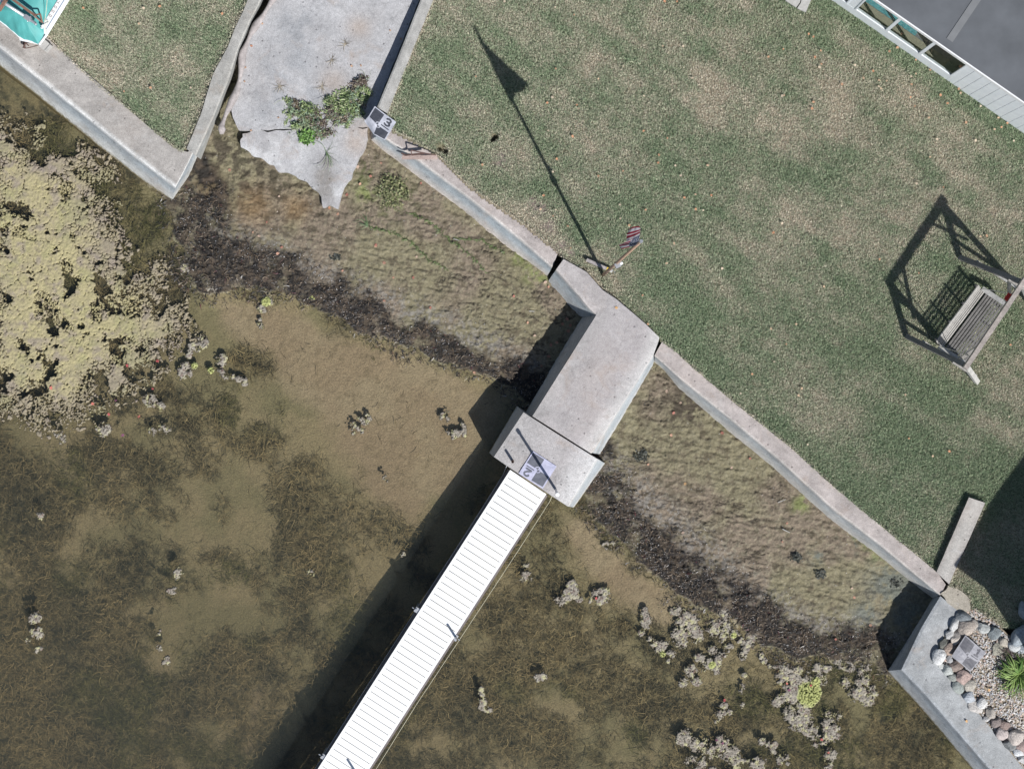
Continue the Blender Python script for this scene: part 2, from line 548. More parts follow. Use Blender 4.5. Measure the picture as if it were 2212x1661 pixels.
def wrack_amt(dx, dy, x, y):
    s = land_sd(dx, dy)
    wide = np.interp(dx, [340, 420, 520, 700, 900, 1080, 1270, 1400, 1600, 1750, 1900], [1.2, 1.45, 1.2, .78, .58, .50, .95, .95, .90, .85, .80])
    s = s + (fbm(x, y, 0.55, 4, 91, .6) - .5) * .75
    a = smooth(wide * 1.08, wide * .55, s) * smooth(-.34, -.1, s) * smooth(325, 365, dx) * smooth(1950, 1890, dx)
    return np.clip(a * (0.24 + 1.05 * smooth(.30, .62, fbm(x, y, 0.30, 6, 92, .7))), 0, 1)

def sand_amt(dx, dy, x, y):
    j = (fbm(x, y, 0.6, 4, 71) - .5) * 120
    s = np.zeros(np.shape(dx))
    for poly, soft in ((SANDPOLY, 40), (SAND2, 30), (SAND3, 30)):
        d = pdist(dx, dy, poly, True)
        d = np.where(inpoly(dx, dy, poly), d, -d) + j * .6
        s = np.maximum(s, smooth(-soft * .4, soft, d))
    return s

def weed_amt(dx, dy, x, y):
    n = fbm(x, y, 0.85, 6, 81, 0.68)
    zone = 0.465 + 0.18 * blob_sum(dx, dy, [(120, 290, 90), (220, 350, 80), (300, 460, 80)]) + 0.16 * smooth(500, 100, dx) * smooth(900, 1300, dy) + 0.12 * smooth(1250, 1550, dy)
    zone = zone + 0.25 * smooth(80, 10, pdist(dx, dy, MATPOLY, True)) * 0 
    mat = inpoly(dx, dy, MATPOLY)
    mat = smooth(-40, 60, pdist(dx, dy, MATPOLY, True) * np.where(mat, 1, -1) + (n - .5) * 220)
    w = smooth(0.38, 0.64, n + (zone - 0.5) * 1.1)
    w = np.maximum(w, mat * 0.95)
    return np.clip(w * (1 - 0.985 * sand_amt(dx, dy, x, y)), 0, 1)

def bed_h(x, y, fine=True):
    dx, dy = proj(x, y, WL)
    s = land_sd(dx, dy)
    s = s + (fbm(x, y, 0.5, 4, 61) - .5) * 0.35
    up = np.clip(0.085 * s, 0, 0.19) + 0.03 * smooth(0, .25, s) - .012
    dn = -0.02 - np.clip(0.062 * -s, 0, 0.52) - 0.03 * smooth(0, 0.4, -s)
    h = WL + np.where(s > 0, up, dn)
    h = h + np.where(s > 0, 0, .045 * np.exp(-(((dx - 10) / 60) ** 2 + ((dy - 215) / 50) ** 2)))
    h = h + wrack_amt(dx, dy, x, y) * 0.022
    if fine:
        ld = smooth(-0.05, 0.3, s)
        r = 1 - np.abs(2 * fbm(x * 0.55 + y * .25, y * 1.35 + x * .2, 0.17, 5, 63, 0.62) - 1)
        h = h + ld * ((r - .6) * 0.075 + (fbm(x, y, 0.06, 3, 64, .65) - .5) * 0.045)
        h = h + (1 - ld) * ((fbm(x, y, 0.10, 3, 65) - .5) * 0.02)
    if fine:
        cr = smooth(.022, .004, np.abs(fbm(x * .45 + y * .12, y * 1.25 + x * .2, .42, 6, 35, .6) - .5)) * smooth(.44, .56, fbm(x, y, 1.1, 3, 36))
        h = h - ld * cr * .018
    return h

def ground_at(dx, dy):
    """place on the shore or lake bed seen at a picture position"""
    z = np.full(np.shape(dx), WL) if hasattr(dx, '__len__') else WL
    for _ in range(3):
        a, b, c = ray(np.asarray(dx, float), np.asarray(dy, float))
        t = (z - CAMH) / c
        x, y = a * t, b * t
        z = bed_h(np.atleast_1d(x), np.atleast_1d(y))
        if not hasattr(dx, '__len__'): z = float(z[0])
    return np.array((x, y, z))

def blob_sum(dx, dy, lst):
    s = np.zeros(np.shape(dx))
    for bx, by, r in lst:
        s = np.maximum(s, np.exp(-(((dx - bx) ** 2 + (dy - by) ** 2) / (r * r))))
    return s

# ------------------------------------------------------------------ lake bed
def grid(x0, x1, y0, y1, st):
    xs = np.arange(x0, x1 + st / 2, st); ys = np.arange(y0, y1 + st / 2, st)
    X, Y = np.meshgrid(xs, ys, indexing='ij')
    return X, Y

def grid_faces(keep, nx, ny):
    I = np.arange(nx * ny).reshape(nx, ny)
    F = np.stack([I[:-1, :-1], I[1:, :-1], I[1:, 1:], I[:-1, 1:]], -1)
    return F[keep]

def compact(V, F, C=None):
    u, inv = np.unique(F.ravel(), return_inverse=True)
    return V[u], inv.reshape(F.shape), (None if C is None else C[u])

# outline of where the lawns cover everything
LAWN_R = [(950, -220), (936, 0), (836, 243), (842, 262), (849, 283), (905, 311), (943, 333), (1016, 406), (1076, 447), (1137, 488), (1202, 542), (1218, 561), (1268, 588),
          (1299, 619), (1333, 657), (1383, 699), (1422, 730), (1430, 738), (1456, 757), (1500, 797), (1590, 873), (1700, 960), (1815, 1063), (1920, 1150),
          (2023, 1234), (2093, 1074), (2128, 1086), (2048, 1266), (2075, 1275), (2095, 1291), (2098, 1314), (2150, 1340), (2178, 1372), (2260, 1390), (2420, 1390),
          (2420, -220)]
LAWN_L = [(-200, -165), (62, 45), (100, 78), (143, 123), (216, 191), (290, 246), (370, 316), (395, 330), (405, 312), (433, 250), (460, 162), (493, 100), (506, 65),
          (525, 25), (560, -60), (640, -220), (-200, -220)]

ST = ST
def build_bed():
    st = 0.02
    X, Y = grid(-10.6, 10.8, -8.3, 7.9, st)
    x = X.ravel(); y = Y.ravel()
    dx, dy = proj(x, y, WL)
    deep_r = inpoly(dx, dy, LAWN_R) & (pdist(dx, dy, LAWN_R, True) > 45)
    deep_l = inpoly(dx, dy, LAWN_L) & (pdist(dx, dy, LAWN_L, True) > 45)
    ok = ~(deep_r | deep_l)
    h = np.full(x.shape, WL); C = np.zeros((len(x), 3))
    xi, yi, dxi, dyi = x[ok], y[ok], dx[ok], dy[ok]
    h[ok] = bed_h(xi, yi)
    s = land_sd(dxi, dyi) + (fbm(xi, yi, 0.5, 4, 61) - .5) * 0.35
    wr = wrack_amt(dxi, dyi, xi, yi)
    n1 = fbm(xi, yi, 0.9, 4, 31); n2 = fbm(xi, yi, 0.12, 4, 32, 0.65); n3 = fbm(xi, yi, 0.045, 2, 33)
    mud = mixc((0.215, 0.175, 0.13), (0.215, 0.192, 0.122), smooth(0.38, 0.6, n1))
    mud = mixc(mud, (0.12, 0.10, 0.068), smooth(0.50, 0.68, n2) * .8)
    mud = mixc(mud, (0.32, 0.29, 0.20), smooth(0.55, 0.8, n3) * .45)
    cr = smooth(.020, .004, np.abs(fbm(xi * .45 + yi * .12, yi * 1.25 + xi * .2, .42, 6, 35, .6) - .5)) * smooth(.44, .56, fbm(xi, yi, 1.1, 3, 36))
    mud = mixc(mud, (0.05, 0.042, 0.034), cr * .8)
    lime = blob_sum(dxi, dyi, [(1150, 590, 22), (1120, 560, 14), (1170, 605, 12), (1725, 1090, 16), (1735, 1075, 12), (1850, 1150, 14), (1880, 1170, 20), (1900, 1190, 24), (790, 420, 20), (1570, 900, 18)])
    mud = mixc(mud, (0.22, 0.26, 0.09), np.clip(lime * smooth(.3, .65, n2), 0, .65))
    gr = blob_sum(dxi, dyi, [(560, 330, 60), (600, 390, 40), (770, 370, 35), (850, 430, 40), (500, 300, 30)])
    mud = mixc(mud, (0.13, 0.15, 0.06), np.clip(gr * smooth(.45, .65, n2), 0, .7))
    deb_shade = blob_sum(dxi, dyi, [(560, 390, 90), (490, 330, 55), (620, 440, 70), (470, 420, 50), (760, 350, 30), (1480, 870, 60)])  # debris, and shadows between ramp and mud painted in as dark patches
    mud = mixc(mud, (0.085, 0.07, 0.052), np.clip(deb_shade * smooth(.40, .58, n2) * 1.1, 0, .9))
    rust = blob_sum(dxi, dyi, [(455, 400, 30), (550, 445, 40), (640, 450, 30)])
    mud = mixc(mud, (0.26, 0.17, 0.085), np.clip(rust * .6, 0, 1))
    bl = blob_sum(dxi, dyi, [(1930, 1260, 60), (1870, 1330, 35), (1830, 1170, 25), (1760, 1200, 16), (1960, 1330, 50)])
    mud = mixc(mud, (0.15, 0.165, 0.145), np.clip(bl * smooth(.42, .6, n1 * .5 + n2 * .5), 0, .8))
    # pale shell grit above the wrack line
    dw = np.minimum(pdist(dxi, dyi, WRACK_A) / 95, pdist(dxi, dyi, WRACK_B) / 105)
    grit = smooth(1.0, 0.35, dw) * smooth(.3, .6, s)
    mud = mixc(mud, (0.255, 0.24, 0.225), np.clip(grit * smooth(0.42, 0.62, n3 * .6 + n2 * .4) * .65, 0, 1))
    mud = mixc(mud, mixc((0.022, 0.020, 0.020), (0.085, 0.066, 0.050), smooth(.42, .68, n2)), np.clip(wr * 1.2, 0, .95))
    sand = mixc((0.36, 0.29, 0.215), (0.40, 0.335, 0.25), smooth(.35, .65, n1))
    sand = mixc(sand, (0.25, 0.205, 0.145), smooth(.55, .78, n2) * .6)
    we = weed_amt(dxi, dyi, xi, yi)
    silt = mixc((0.33, 0.285, 0.19), (0.25, 0.23, 0.145), smooth(.35, .65, n1))
    wet = mixc(silt, sand, sand_amt(dxi, dyi, xi, yi))
    wet = mixc(wet, mixc((0.05, 0.052, 0.04), (0.27, 0.235, 0.145), smooth(.36, .64, n2)), we * .92)
    cc = mixc(wet, mud, smooth(-0.02, 0.03, s))
    C[ok] = cc
    keepv = ok.reshape(X.shape)
    keep = keepv[:-1, :-1] & keepv[1:, :-1] & keepv[1:, 1:] & keepv[:-1, 1:]
    V = np.stack([x, y, h], -1)
    F = grid_faces(keep, *X.shape)
    V, F, C = compact(V, F, C)
    o = mesh_np('lake_bed', V, F, M_BED, None, C, True)
    tag(o, 'muddy olive shore running under shallow water to a silty bed', None, None, 'structure')

build_bed()
# beyond the picture: the bed and the water run on
mb = MB(); mb.prism([(-400, -400), (400, -400), (400, 400), (-400, 400)], -1.9, -1.45)
tag(mb.build('outer_lake_bed', mat_plain('deep silt', (0.13, 0.11, 0.065), 0.9, 0, .5, 1.2, 'pos')), 'dark silty lake bed beyond the shallows', None, None, 'structure')
mb = MB(); mb.prism([(-380, -380), (380, -380), (380, 380), (-380, 380)], -1.449, WL)
tag(mb.build('water', M_WATER), 'clear shallow greenish brown lake water', None, None, 'structure')

# ------------------------------------------------------------------ lawns
BARE = [(1082, 350, 45), (1100, 320, 25), (1168, 455, 24), (1185, 490, 20), (1215, 530, 22), (1150, 440, 18), (2110, 350, 60), (2060, 300, 35), (1960, 470, 50), (1985, 640, 30),
        (2140, 920, 60), (1850, 700, 40), (1540, 200, 60), (1430, 60, 40), (1800, 240, 70), (1700, 480, 40), (1275, 150, 40), (2180, 470, 40), (1560, 720, 40),
        (300, 20, 40), (420, 40, 40), (380, 130, 30), (250, 150, 25), (440, 200, 22)]
LUSH = [(1640, 940, 130), (1560, 860, 90), (1480, 700, 80), (1800, 1000, 120), (1950, 980, 130), (1900, 1120, 90), (1450, 620, 80), (1180, 410, 40), (1220, 600, 30), (1700, 380, 60),
        (1790, 360, 60), (2180, 1000, 90), (1260, 500, 30), (2000, 860, 60), (2095, 1300, 30), (170, 30, 50), (310, 250, 50)]
SOILY = [(1165, 452, 20), (1185, 488, 17), (1150, 436, 14), (1213, 528, 15), (1235, 545, 12), (1082, 345, 22)]
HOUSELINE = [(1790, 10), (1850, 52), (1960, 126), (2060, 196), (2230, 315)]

def lawn_tone(x, y):
    dx, dy = proj(x, y, 0.0)
    t = 0.5 + (fbm(x, y, 1.3, 5, 41, 0.65) - .5) * 1.25 + (fbm(x, y, 0.25, 4, 42, .6) - .5) * 0.9
    t = t + 0.38 * blob_sum(dx, dy, BARE) - 0.44 * blob_sum(dx, dy, LUSH)
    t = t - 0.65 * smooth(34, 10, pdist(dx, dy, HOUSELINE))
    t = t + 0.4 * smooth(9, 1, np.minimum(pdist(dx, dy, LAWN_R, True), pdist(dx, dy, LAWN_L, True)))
    # faint mowing bands
    al = x * .82 - y * .57; pe = x * .57 + y * .82
    t = t + 0.05 * np.sin(pe * 2 * math.pi / 1.05) + (fbm(al * .18, pe, .30, 4, 47) - .5) * 1.0
    return np.clip(t, 0, 1)

PITS = [(952, 318, 9), (963, 327, 6), (1069, 295, 8), (1064, 303, 5)]

def lawn_h(x, y):
    dx, dy = proj(x, y, 0.0)
    h = -0.045 + (fbm(x, y, 0.8, 3, 45) - .5) * 0.03
    for a, b, r in PITS:
        h = h - 0.16 * np.exp(-(((dx - a) ** 2 + (dy - b) ** 2) / (r * r)) ** 2)
    return h

def build_lawn(name, poly, label, bb, seed, ngrass, gname, glabel):
    st = 0.05
    X, Y = grid(*bb, st)
    x, y = X.ravel(), Y.ravel()
    dx, dy = proj(x, y, 0.0)
    ins = inpoly(dx, dy, poly) | (pdist(dx, dy, poly, True) < 7)
    k = ins.reshape(X.shape)
    keep = k[:-1, :-1] & k[1:, :-1] & k[1:, 1:] & k[:-1, 1:]
    h = lawn_h(x, y)
    t = lawn_tone(x, y)
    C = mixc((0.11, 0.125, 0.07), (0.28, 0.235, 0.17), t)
    C = mixc(C, (.25, .205, .175), np.clip(1.3 * blob_sum(dx, dy, SOILY), 0, 1))
    V, F, C = compact(np.stack([x, y, h], -1), grid_faces(keep, *X.shape), C)
    o = mesh_np(name, V, F, M_BED, None, C, True)
    tag(o, label, None, None, 'structure')
    # blades
    r = np.random.RandomState(seed)
    n = ngrass
    px = r.uniform(bb[0], bb[1], n); py = r.uniform(bb[2], bb[3], n)
    dx, dy = proj(px, py, 0.0)
    edge = pdist(dx, dy, poly, True)
    fr_ = fbm(px, py, .18, 3, 50)
    m = (inpoly(dx, dy, poly) & (edge > 4.0 * r.rand(n) * (fr_ > .56))) | (edge < 5.0 * (fr_ - .38) * r.rand(n))
    m &= (dx > -205) & (dx < 2425) & (dy > -225) & (dy < 1740)
    for a, b, rr in PITS:
        m &= np.hypot(dx - a, dy - b) > rr * .9
    hb0, hb1 = P(1797, 0, 0), P(2212, 288, 0)
    m &= ((px - hb0[0]) * (hb1[1] - hb0[1]) - (py - hb0[1]) * (hb1[0] - hb0[0])) > .02
    m &= ~inpoly(dx, dy, [(1697, -3), (1720, 19), (1741, 28), (1752, -3)])
    px, py, dx, dy = px[m], py[m], dx[m], dy[m]
    n = len(px)
    t = lawn_tone(px, py)
    ed_ = pdist(dx, dy, poly, True); ins_ = inpoly(dx, dy, poly)
    drop = r.rand(n) < np.maximum(np.clip((t - .75) * 1.6, 0, .45), .88 * blob_sum(dx, dy, SOILY) * smooth(.35, .55, fbm(px, py, .12, 3, 49)))
    px, py, t = px[~drop], py[~drop], t[~drop]
    rim = (ed_[~drop] < 4) | ~ins_[~drop]
    n = len(px)
    pz = lawn_h(px, py) + np.where(rim, .035 + .025 * r.rand(n), 0)
    a = r.rand(n) * 2 * math.pi
    L = (0.035 + 0.04 * r.rand(n)) * (1.15 - 0.45 * t)
    lean = 0.35 + 0.55 * r.rand(n)
    w = 0.0035 + 0.004 * r.rand(n)
    ux, uy = np.cos(a), np.sin(a)
    b0 = np.stack([px - uy * w, py + ux * w, pz], -1)
    b1 = np.stack([px + uy * w, py - ux * w, pz], -1)
    tip = np.stack([px + ux * L * lean, py + uy * L * lean, pz + L * np.sqrt(1 - lean ** 2) + .004], -1)
    V = np.stack([b0, b1, tip], 1).reshape(-1, 3)
    F = np.arange(n * 3).reshape(n, 3)
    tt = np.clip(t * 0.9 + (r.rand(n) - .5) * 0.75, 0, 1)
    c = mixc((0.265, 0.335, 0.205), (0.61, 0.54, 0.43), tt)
    dark = (r.rand(n) < 0.15)[:, None]
    c = np.where(dark, c * np.array((0.5, 0.6, 0.55)), c)
    c = c * (0.65 + 0.7 * r.rand(n))[:, None]
    g = mesh_np(gname, V, F, M_GRASS, None, np.repeat(c, 3, 0))
    tag(g, glabel, 'grass', None, 'stuff')

build_lawn('lawn_ground', LAWN_R, 'soil of the wide patchy lawn between the seawall and the house', (-3.2, 11.7, -5.2, 9.2), 5, 1750000, 'lawn_grass',
           'patchy mown grass on the wide lawn between seawall and house')
build_lawn('side_lawn_ground', LAWN_L, 'soil of the small lawn behind the upper left seawall', (-11.5, -4.0, 3.2, 9.2), 6, 420000, 'side_lawn_grass',
           'short grass on the small corner lawn behind the upper left seawall')
# the land runs on beyond the picture
mb = MB()
mb.prism([(-9.6, 8.9), (300, 8.9), (300, 300), (-200, 300), (-200, 160)], -0.5, -0.06)
mb.prism([(11.6, -40), (300, -40), (300, 8.9), (11.6, 8.9)], -0.5, -0.06)
tag(mb.build('outer_ground', mat_plain('distant lawn', (0.155, 0.165, 0.10), 0.9, 0, .3, 1.5, 'pos')), 'grassy ground beyond the lawns', None, None, 'structure')

# ------------------------------------------------------------------ concrete walls
G1 = (0.385, 0.36, 0.335); WHT = (0.68, 0.68, 0.665); FACE = (0.36, 0.395, 0.42); PINK = (0.43, 0.385, 0.365); FOOT = (0.55, 0.52, 0.47); BLUE = (0.35, 0.36, 0.365)

def resample(pts, K):
    pts = np.asarray(pts, float)
    out = []
    for i in range(len(pts) - 1):
        for k in range(K):
            out.append(pts[i] + (pts[i + 1] - pts[i]) * k / K)
    out.append(pts[-1])
    return np.array(out)

def wall_rows(rows, K=8, sub=3, jit=0.006, seed=0):
    """rows: list of (points, z, colour) across the section, same number of points each"""
    R = []; Cc = []
    for pts, z, c in rows:
        W = np.array([P(a, b, z) for a, b in pts]) if np.ndim(z) == 0 else np.array([P(a, b, q) for (a, b), q in zip(pts, z)])
        R.append(resample(W, K)); Cc.append(np.array(c))
    R2 = []; C2 = []
    for i in range(len(R) - 1):
        for s in range(sub):
            f = s / sub
            R2.append(R[i] * (1 - f) + R[i + 1] * f); C2.append(np.tile(Cc[i] * (1 - f) + Cc[i + 1] * f, (len(R[i]), 1)))
    R2.append(R[-1]); C2.append(np.tile(Cc[-1], (len(R[-1]), 1)))
    A = np.array(R2); CC = np.array(C2)
    m, n = A.shape[:2]
    x, y, z = A[..., 0], A[..., 1], A[..., 2]
    A[..., 0] += (fbm(x + z, y, 0.35, 4, 200 + seed, .65) - .5) * jit * 4
    A[..., 1] += (fbm(x, y + z, 0.35, 4, 210 + seed, .65) - .5) * jit * 4
    A[..., 2] += (fbm(x + 3 * z, y, 0.25, 4, 220 + seed, .65) - .5) * jit * 1.6
    I = np.arange(m * n).reshape(m, n)
    F = [tuple(q) for q in np.stack([I[:-1, :-1], I[:-1, 1:], I[1:, 1:], I[1:, :-1]], -1).reshape(-1, 4)]
    F.append(tuple(I[:, 0])); F.append(tuple(I[::-1, -1]))
    return A.reshape(-1, 3), F, CC.reshape(-1, 3)

def flip_if_down(V, F):
    V = np.asarray(V)
    s = 0
    for f in F[:-2]:
        n = np.cross(V[f[1]] - V[f[0]], V[f[2]] - V[f[0]])
        s += n[2]
    return F if s > 0 else [tuple(reversed(f)) for f in F]

def seawall(name, g, r, f, ztop, cols, label, K=10, seed=0, zfoot=WL, deep=True, parent=None, cat='seawall'):
    """g lawn side edge, r outer top edge, f foot at the water"""
    g, r, f = map(lambda q: np.array(q, float), (g, r, f))
    lip = r + (g - r) * 0.13
    ext = f + (f - r) * 0.45
    top, ridge, face, foot = cols
    rows = [(g, -0.7, top), (g, ztop, top), (g * .5 + r * .5, ztop + .004, top), (lip, ztop + .002, top), (r, ztop - .012, ridge),
            (r * .86 + f * .14, ztop * .86 + zfoot * .14, tuple(q * .8 for q in face)), (r * .66 + f * .34, ztop * .66 + zfoot * .34, face), (r * .34 + f * .66, ztop * .34 + zfoot * .66, tuple(.5 * q + .5 * w for q, w in zip(face, foot))), (f, zfoot, foot)]
    if deep: rows.append((ext, zfoot - 0.5, foot))
    V, F, C = wall_rows(rows, K, 3, 0.0038, seed)
    V_ = np.asarray(V)
    C = C * (.72 + .56 * fbm(V_[:, 0] + V_[:, 2], V_[:, 1], .16, 4, 800 + seed, .7))[:, None]
    F = flip_if_down(V, F)
    if parent is not None:
        return mesh_np(name, V, F, M_CONC, parent, C)
    o = mesh_np(name, V, F, M_CONC, None, C, False, loc=V.mean(0) * np.array((1, 1, 0)) + np.array((0, 0, WL)))
    return tag(o, label, cat)

seawall('seawall',
        [(-200, -165), (62, 45), (168, 142), (285, 243), (375, 320), (405, 329), (410, 326), (413, 324)],
        [(-200, -57), (0, 103), (110, 190), (233, 290), (340, 375), (379, 405), (399, 366), (416, 331)],
        [(-225, -32), (-25, 124), (88, 213), (208, 312), (320, 400), (372, 434), (407, 385), (430, 338)],
        0.0, (G1, WHT, FACE, (0.60, 0.59, 0.55)), 'wide pale concrete seawall with whitewashed lip and pointed corner, beside the covered boat', 14, 1)
seawall('retaining_wall',
        [(403, 322), (433, 250), (460, 162), (493, 100), (506, 65), (525, 25), (560, -60), (640, -220)],
        [(423, 337), (462, 252), (495, 170), (515, 105), (540, 47), (560, 10), (590, -60), (670, -220)],
        [(434, 345), (468, 258), (501, 173), (521, 109), (546, 50), (567, 12), (597, -58), (677, -218)],
        0.03, ((0.37, 0.36, 0.335), (0.40, 0.39, 0.36), (0.36, 0.37, 0.36), (0.40, 0.39, 0.36)), 'narrow grey wall between the small corner lawn and the driftwood log by the ramp', 12, 2, -0.6, False, cat='wall')
seawall('retaining_wall',
        [(837, 246), (862, 182), (888, 117), (936, 0), (1026, -220)],
        [(815, 232), (841, 170), (867, 105), (909, 0), (999, -220)],
        [(813, 231), (839, 169), (865, 104), (907, 0), (997, -220)],
        0.03, ((0.42, 0.41, 0.385), (0.45, 0.44, 0.41), G1, G1), 'straight concrete kerb wall along the right side of the boat ramp', 12, 3, -0.8, False, cat='wall')
seawall('seawall',
        [(838, 250), (849, 283), (905, 311), (943, 333), (1036, 420), (1137, 488), (1206, 545)],
        [(815, 262), (820, 291), (865, 320), (906, 348), (1020, 432), (1102, 498), (1193, 577)],
        [(794, 270), (797, 306), (840, 341), (885, 377), (1007, 467), (1090, 536), (1180, 600)],
        -0.07, (PINK, (0.55, 0.52, 0.49), (0.36, 0.40, 0.425), (0.58, 0.50, 0.43)), 'worn seawall from the sheet marked 3 down to the flagpole end of the pier', 14, 4, -0.66)
seawall('seawall_buttress',
        [(1217, 560), (1268, 588), (1296, 620), (1325, 650)],
        [(1201, 583), (1245, 632), (1270, 662), (1292, 684)],
        [(1182, 611), (1213, 646), (1232, 668), (1250, 684)],
        0.065, ((0.42, 0.39, 0.38), (0.45, 0.42, 0.40), (0.35, 0.385, 0.405), (0.47, 0.46, 0.44)), 'raised stub of seawall with exposed aggregate top, where pier meets lawn near flagpole', 8, 5, -0.66, cat='seawall')
seawall('seawall',
        [(1430, 738), (1456, 757), (1500, 797), (1590, 873), (1700, 960), (1815, 1063), (1920, 1150), (2023, 1234), (2043, 1262)],
        [(1414, 768), (1433, 785), (1476, 823), (1571, 899), (1681, 991), (1798, 1098), (1905, 1180), (2006, 1264), (2031, 1285)],
        [(1413, 784), (1437, 804), (1462, 840), (1556, 921), (1666, 1011), (1784, 1119), (1889, 1197), (1985, 1272), (2013, 1292)],
        -0.02, (PINK, (0.52, 0.49, 0.46), (0.38, 0.40, 0.41), (0.55, 0.52, 0.47)), 'long straight seawall from the pier to the rock garden, pinkish top', 12, 6, -0.66)
seawall('seawall',
        [(2074, 1322), (2050, 1352), (2018, 1418), (2044, 1455), (2085, 1504), (2145, 1578), (2212, 1661), (2350, 1832)],
        [(2031, 1287), (1990, 1356), (1947, 1446), (1995, 1495), (2045, 1553), (2096, 1612), (2170, 1697), (2310, 1868)],
        [(2011, 1293), (1974, 1357), (1917, 1449), (1972, 1508), (2014, 1556), (2064, 1615), (2137, 1701), (2277, 1872)],
        0.0, (BLUE, (0.37, 0.39, 0.41), (0.30, 0.33, 0.36), (0.42, 0.43, 0.43)), 'blue grey concrete seawall corner edging the gravel and boulders', 12, 7, -0.74)

# stub wing wall
V, F, C = wall_rows([([(2050, 1262), (2128, 1086)], -0.3, G1), ([(2050, 1262), (2128, 1086)], 0.11, G1), ([(2037, 1249), (2110, 1080)], 0.115, (0.47, 0.45, 0.42)),
                     ([(2023, 1236), (2093, 1074)], 0.11, G1), ([(2023, 1236), (2093, 1074)], -0.3, G1)], 14, 2, 0.005, 9)
F = flip_if_down(V, F)
o = mesh_np('wing_wall', V, F, M_CONC, None, C, False, loc=P(2075, 1170, -.1))
tag(o, 'short raised concrete wing wall standing on the grass, half in shadow', 'wall')

# pier
pier = thing('concrete_pier', P(1280, 830, WL), 'broad battered concrete pier leading from the lawn out to the white dock', 'pier')
wk = [([(1292, 640), (1249, 686), (1133, 893)], WL, FOOT), ([(1303, 628), (1287, 683), (1150, 899)], 0.066, (0.40, 0.38, 0.37)),
      ([(1330, 645), (1320, 700), (1182, 919)], 0.068, (0.405, 0.38, 0.375)), ([(1395, 700), (1385, 745), (1245, 959)], 0.068, (0.415, 0.385, 0.38)),
      ([(1424, 729), (1411, 766), (1276, 979)], 0.066, (0.60, 0.58, 0.56)), ([(1423, 738), (1410.5, 774), (1282, 979.5)], -0.18, (.42, .45, .47)), ([(1422, 745), (1410, 785), (1290, 980)], -0.45, FACE), ([(1430, 745), (1409, 800), (1300, 981)], WL, (0.60, 0.58, 0.54))]
wk = [(wk[0][0], -1.3, wk[0][2])] + wk + [(wk[-1][0], -1.3, wk[-1][2])]
V, F, C = wall_rows(wk, 26, 3, 0.002, 12)
mesh_np('walkway_slab', V, flip_if_down(V, F), M_CONC, pier, C)
hd = [([(1112, 872), (1051, 972)], -1.3, FOOT), ([(1116, 876), (1056, 977)], WL, FOOT), ([(1131, 890.5), (1067, 987)], 0.072, (0.40, 0.385, 0.375)), ([(1183, 924), (1120, 1023)], 0.08, (0.405, 0.385, 0.38)),
      ([(1240, 960), (1175, 1060)], 0.08, (0.415, 0.39, 0.385)), ([(1288, 990), (1226.5, 1093.5)], 0.072, (0.66, 0.65, 0.64)), ([(1294, 993), (1231, 1094)], -0.18, (.40, .43, .45)), ([(1302, 998), (1236, 1095)], -0.45, FACE), ([(1309, 1001), (1240, 1096)], WL, (0.60, 0.59, 0.56)), ([(1313, 1003), (1244, 1098)], -1.3, FOOT)]
V, F, C = wall_rows(hd, 30, 3, 0.002, 13)
mesh_np('pier_head', V, flip_if_down(V, F), M_CONC, pier, C)

# boat ramp
def slab(name, poly, zf, mat, thick, col, st=5.0, jit=0.01, seed=0, loc=None, stain=None):
    pts = np.array(poly, float)
    x0, y0 = pts.min(0); x1, y1 = pts.max(0)
    xs = np.arange(x0, x1 + st, st); ys = np.arange(y0, y1 + st, st)
    X, Y = np.meshgrid(xs, ys, indexing='ij')
    import bmesh
    bm = bmesh.new()
    vs = [bm.verts.new(tuple(P(a, b, zf(a, b)))) for a, b in resample(np.vstack([pts, pts[:1]]), 10)[:-1]]
    fc = bm.faces.new(vs)
    bm.normal_update()
    if fc.normal.z < 0: fc.normal_flip()
    r = bmesh.ops.extrude_face_region(bm, geom=[fc])
    for e in r['geom']:
        if isinstance(e, bmesh.types.BMVert): e.co.z -= thick
    bmesh.ops.recalc_face_normals(bm, faces=bm.faces)
    bmesh.ops.triangulate(bm, faces=bm.faces[:])
    for _ in range(8):
        lg = [e for e in bm.edges if e.calc_length() > .09]
        if not lg: break
        bmesh.ops.subdivide_edges(bm, edges=lg, cuts=1)
        bmesh.ops.triangulate(bm, faces=[f for f in bm.faces if len(f.verts) > 3])
    me = bpy.data.meshes.new(name)
    for v in bm.verts:
        q = Vector((v.co.x * 6, v.co.y * 6, v.co.z))
        v.co.x += mnoise.noise(q) * jit * 2; v.co.y += mnoise.noise(q + Vector((9, 3, 1))) * jit * 2
        v.co.z += mnoise.noise(q * .5) * .006
    bm.to_mesh(me); bm.free()
    a = me.color_attributes.new('Col', 'FLOAT_COLOR', 'POINT')
    co = np.array([v.co[:] for v in me.vertices])
    cc = np.tile(np.array(col, float), (len(co), 1))
    if stain is not None:
        ddx, ddy = proj(co[:, 0], co[:, 1], co[:, 2])
        cc = stain(ddx, ddy, co[:, 0], co[:, 1], cc)
    a.data.foreach_set('color', np.hstack([cc, np.ones((len(co), 1))]).astype(np.float32).ravel())
    me.materials.append(mat)
    o = bpy.data.objects.new(name, me); COL.objects.link(o)
    return o

